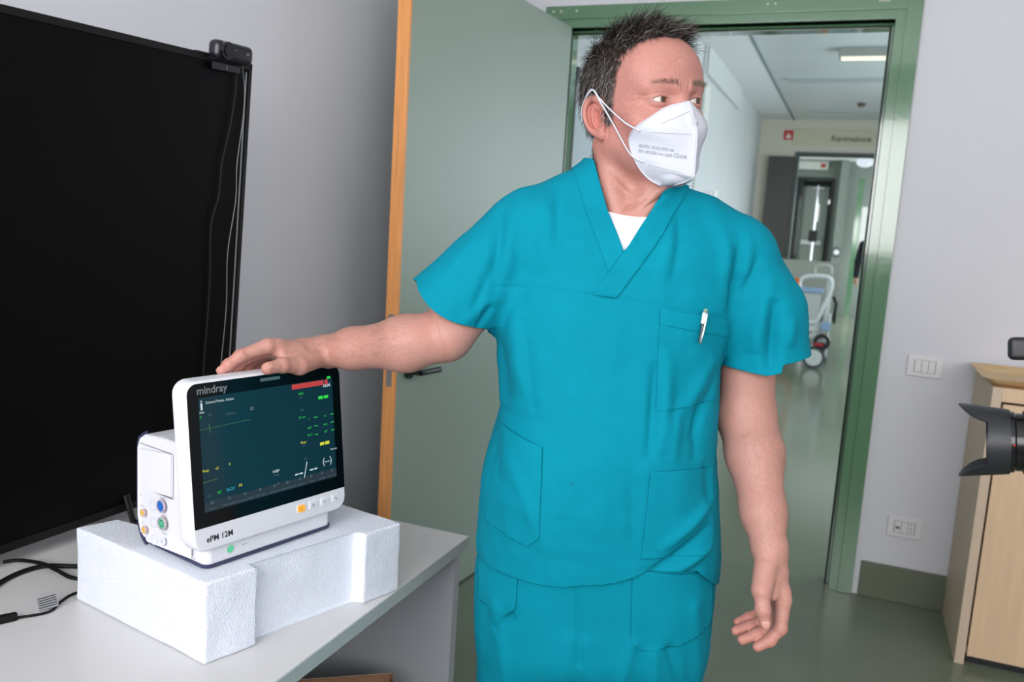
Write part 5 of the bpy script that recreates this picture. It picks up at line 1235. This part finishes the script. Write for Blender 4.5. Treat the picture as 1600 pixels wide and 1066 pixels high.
def strands(roots, dirs, L, curl, rad, col, nseg=6, parent=man, name='hair', nrm=None, push=True):
    """roots n*3, dirs(t) handled by start and end directions"""
    n = len(roots); d0, d1 = dirs; P = [roots]; 
    for k in range(1, nseg):
        t = (k-.5)/(nseg-1); d = d0*(1-t)+d1*t+curl*math.sin(t*3.0); d /= np.linalg.norm(d, axis=1)[:, None]; P.append(P[-1]+d*(L/(nseg-1))[:, None])
    P = np.stack(P, 1)
    if push:
        for k in range(1, nseg):
            v = head_sdf(P[:, k]); m_ = v < .0015
            if m_.any(): gg = grad(head_sdf, P[m_, k]); P[m_, k] += gg*(.0022-v[m_])[:, None]
    ti = rng.normal(size=(n, 3)); T = np.gradient(P, axis=1); T /= np.linalg.norm(T, axis=2)[..., None]+1e-9
    A = np.cross(T, ti[:, None]); A /= np.linalg.norm(A, axis=2)[..., None]+1e-9; Bb = np.cross(T, A)
    rr = rad[:, None]*np.linspace(1, .35, nseg)[None]
    ring_ = np.stack([P+(A*math.cos(a)+Bb*math.sin(a))*rr[..., None] for a in (0, 2*PI/3, 4*PI/3)], 2)     # n, seg, 3, 3
    V = ring_.reshape(-1, 3); idx = np.arange(n*nseg*3).reshape(n, nseg, 3); Fq = []
    for k in range(3): Fq.append(np.stack([idx[:, :-1, k], idx[:, :-1, (k+1) % 3], idx[:, 1:, (k+1) % 3], idx[:, 1:, k]], -1).reshape(-1, 4))
    C_ = np.repeat(np.c_[col, np.ones(n)], nseg*3, axis=0)
    o = mesh_np(name, V, np.concatenate(Fq), hairm, parent, C_); o['kind'] = 'stuff'; return o
hairm = bpy.data.materials.new('hair_strands'); hairm.use_nodes = True; nt = hairm.node_tree; pb = nt.nodes['Principled BSDF']
va = nt.nodes.new('ShaderNodeVertexColor'); va.layer_name = 'tint'; nt.links.new(va.outputs[0], pb.inputs['Base Color']); pb.inputs['Roughness'].default_value = .42; pb.inputs['Specular IOR Level'].default_value = .35
NH = 15000
ri = HSEL[rng.randint(0, len(HSEL), NH)]; roots = BV[ri]+rng.normal(size=(NH, 3))*.0006-BN[ri]*.0005; nr = BN[ri]; qh = P2h(roots)
topw = np.clip((qh[:, 2]-.055)/.04, 0, 1); backw = np.clip((-.03-qh[:, 1])/.04, 0, 1)*(1-topw*.5); sidew = np.clip(1-topw-backw, 0, 1)
comb = topw[:, None]*np.array([.25, .85, .10])+backw[:, None]*np.array([0, -.25, -1.])+sidew[:, None]*np.array([0, -.45, -.75])
comb[:, 0] += np.sign(qh[:, 0])*topw*.25*np.clip(np.abs(qh[:, 0])/.04, 0, 1)
tuft = np.stack([pnoise(qh*np.array([45, 45, 45])+k*17.3) for k in range(3)], 1)*1.3+np.stack([pnoise(qh*110+k*31.7) for k in range(3)], 1)*.8
comb = comb+tuft*(.45+.65*topw)[:, None]; comb = comb@HR
lift = (.10+.42*topw+.08*sidew)+rng.normal(size=NH)*.10
d0 = nr*lift[:, None]+comb*.75; d1 = comb+nr*(-.05+.22*topw)[:, None]+np.array([0, 0, -.25])
L = (.015+.019*topw+.006*backw+.003*sidew)*(1+rng.normal(size=NH)*.18)*(1+.5*np.clip(pnoise(qh*38+9), -1, 1)); edge = np.clip(hairline(qh)/.012, .35, 1); L = L*np.where((qh[:, 2] < .035) & (qh[:, 1] > -.05), .6, 1); L = np.clip(L*edge, .005, .06)
curl = rng.normal(size=(NH, 3))*.22
greyp = .14+.45*np.clip((.05-qh[:, 2])/.06, 0, 1)*np.clip((qh[:, 1]+.08)/.05, 0, 1)+.10*topw*np.clip((qh[:, 1]-.02)/.03, 0, 1)
gsel = rng.rand(NH) < greyp
col = np.where(gsel[:, None], np.array([.30, .275, .26])*(.6+.8*rng.rand(NH, 1)), np.array([.022, .017, .014])*(.6+1.3*rng.rand(NH, 1)))
strands(roots, (d0, d1), L, curl, np.full(NH, .00028)*(1+rng.rand(NH)*.4), col, name='hair')
# tint of the skin below the hair
ca = body.data.color_attributes['tint']; arr = np.zeros(len(BV)*4, np.float32); ca.data.foreach_get('color', arr); arr = arr.reshape(-1, 4)
hl = np.clip(hairline(q)/.010+.15, 0, 1)*(q[:, 2] > -.09)*(np.linalg.norm(q, axis=1) < .16)*(np.abs(q[:, 0]) < .0775+.02*(q[:, 2] > .02)); arr[:, :3] = arr[:, :3]*(1-hl[:, None]*.92)+np.array([.03, .024, .02])*hl[:, None]*.92
ca.data.foreach_set('color', arr.ravel())
# eyebrows, lashes, hair on the forearms
def pick(mask_, n): ii = np.where(mask_)[0]; return ii[rng.randint(0, len(ii), n)]
for s_ in (-1, 1):
    xx = q[:, 0]*s_; cz = .0225-((xx-.030)/.03)**2*.0045
    ii = pick((np.abs(q[:, 2]-cz) < .0040-.0018*np.clip((xx-.02)/.03, 0, 1)) & (xx > .011) & (xx < .049) & (q[:, 1] > .05), 230); r_ = BV[ii]
    dd = np.tile(np.array([s_*.85, -.05, .28])@HR, (len(ii), 1))+rng.normal(size=(len(ii), 3))*.22
    c_ = np.array([.16, .12, .09])*(.6+1.6*rng.rand(len(ii), 1)); strands(r_, (BN[ii]*.7+dd, dd+np.array([0, 0, -.3])), np.full(len(ii), .0085)*(1+rng.normal(size=len(ii))*.2), rng.normal(size=(len(ii), 3))*.1, np.full(len(ii), .00012), c_, 4, name='eyebrow', push=False)
def arm_hair(A, E_, ref, n):
    ax = (E_-A)/np.linalg.norm(E_-A); h_ = ((BV-A)@ax)/np.linalg.norm(E_-A); dist = np.linalg.norm(BV-A-np.outer(h_*np.linalg.norm(E_-A), ax), axis=1)
    ii = pick((h_ > .15) & (h_ < .97) & (dist < .06) & (BN@np.array(ref) > -.1), n); dd = ax*.9+np.array([0, 0, -.15])+rng.normal(size=(n, 3))*.35
    c_ = np.array([.09, .06, .04])*(.7+rng.rand(n, 1)); strands(BV[ii], (BN[ii]*.45+dd, dd+BN[ii]*.1), np.full(n, .011)*(1+rng.normal(size=n)*.25), rng.normal(size=(n, 3))*.2, np.full(n, .00007), c_, 5, name='arm_hair', push=False)
arm_hair(EL1, WR1, (0, -.3, 1), 900); arm_hair(EL2, WR2, (.8, -.6, 0), 900)
# ------------------------------------------------------------------ passer-by in dark clothes far down the corridor
wk = thing('person', 'person in a dark sleeve half hidden behind the door frame far down the corridor', 'person', (.262, 14.0, 0))
def far_cloth(p):
    d = smin(rc(p, (0, 0, 1.36), (0, .0, .95), .13, .14), rc(p, (-.14, 0, 1.40), (.14, 0, 1.40), .07, .07), .08)
    for s_ in (-1, 1): d = smin(d, limb(p, [((s_*.18, 0, 1.40), .062), ((s_*.225, .01, 1.14), .052), ((s_*.23, -.05, .92), .042)], .02), .02)
    return d
def far_skin(p):
    d = smin(ell(p, (0, -.01, 1.66), (.078, .098, .12)), rc(p, (0, .0, 1.56), (0, .01, 1.42), .055, .065), .03); d = smin(d, rc(p, (0, -.09, 1.67), (0, -.115, 1.64), .008, .012), .01)
    for s_ in (-1, 1):
        d = smin(d, ell(p, (s_*.08, .0, 1.66), (.008, .02, .032)), .005)
        w_ = np.array([s_*.23, -.05, .92]); pm = w_+np.array([-s_*.0, -.015, -.09]); h_ = rc(p, w_, pm, .026, .032)
        for k in range(4): h_ = smin(h_, limb(p, [(pm+[0, -.028+k*.019, -.0], .011), (pm+[-s_*.008, -.030+k*.019, -.045+abs(k-1.3)*.004], .0095), (pm+[-s_*.028, -.030+k*.018, -.075+abs(k-1.3)*.006], .0085)], .004), .005)
        h_ = smin(h_, limb(p, [(w_+[0, -.03, -.04], .014), (w_+[-s_*.01, -.055, -.085], .012), (w_+[-s_*.015, -.055, -.12], .010)], .004), .008); d = smin(d, h_, .01)
    return d
def far_legs(p):
    d = ell(p, (0, 0, .93), (.165, .12, .14))
    for s_ in (-1, 1): d = smin(d, limb(p, [((s_*.085, 0, .88), .092), ((s_*.09, .01, .50), .068), ((s_*.095, .03, .06), .055)], .03), .03)
    return smax(d, .03-p[..., 2], .01)
farskin = mat('far_skin', srgb(196, 150, 128), .5); farcl = mat('dark_navy_cloth', srgb(24, 26, 34), .8)
for nm, f_, m_, lo_, hi_ in (('body', far_skin, farskin, (-.32, -.2, .72), (.32, .2, 1.82)), ('jacket', far_cloth, farcl, (-.32, -.2, .78), (.32, .2, 1.55)), ('trousers', far_legs, mat('far_trousers', srgb(40, 44, 52), .8), (-.25, -.2, 0), (.25, .2, 1.1))):
    V1, Q1, _n = surface_nets(f_, lo_, hi_, .009 if nm != 'body' else .006); mesh_np(nm, V1, Q1, m_, wk)
b = B(); b.sph((0, .015, 1.70), 1, (.088, .102, .105), 14); bmesh.ops.bisect_plane(b.bm, geom=b.bm.verts[:]+b.bm.edges[:]+b.bm.faces[:], plane_co=(0, -.03, 1.69), plane_no=(0, -.8, -.55), clear_outer=True); b.mk('hair', mat('far_hair', srgb(50, 42, 38), .6), wk, True)
for s_ in (-1, 1):
    b = B(); b.sph((s_*.095, -.035, .035), 1, (.045, .12, .04), 12); b.b2(s_*.095-.04, s_*.095+.04, -.14, .07, 0, .02, .008); b.mk('shoe', black, wk)
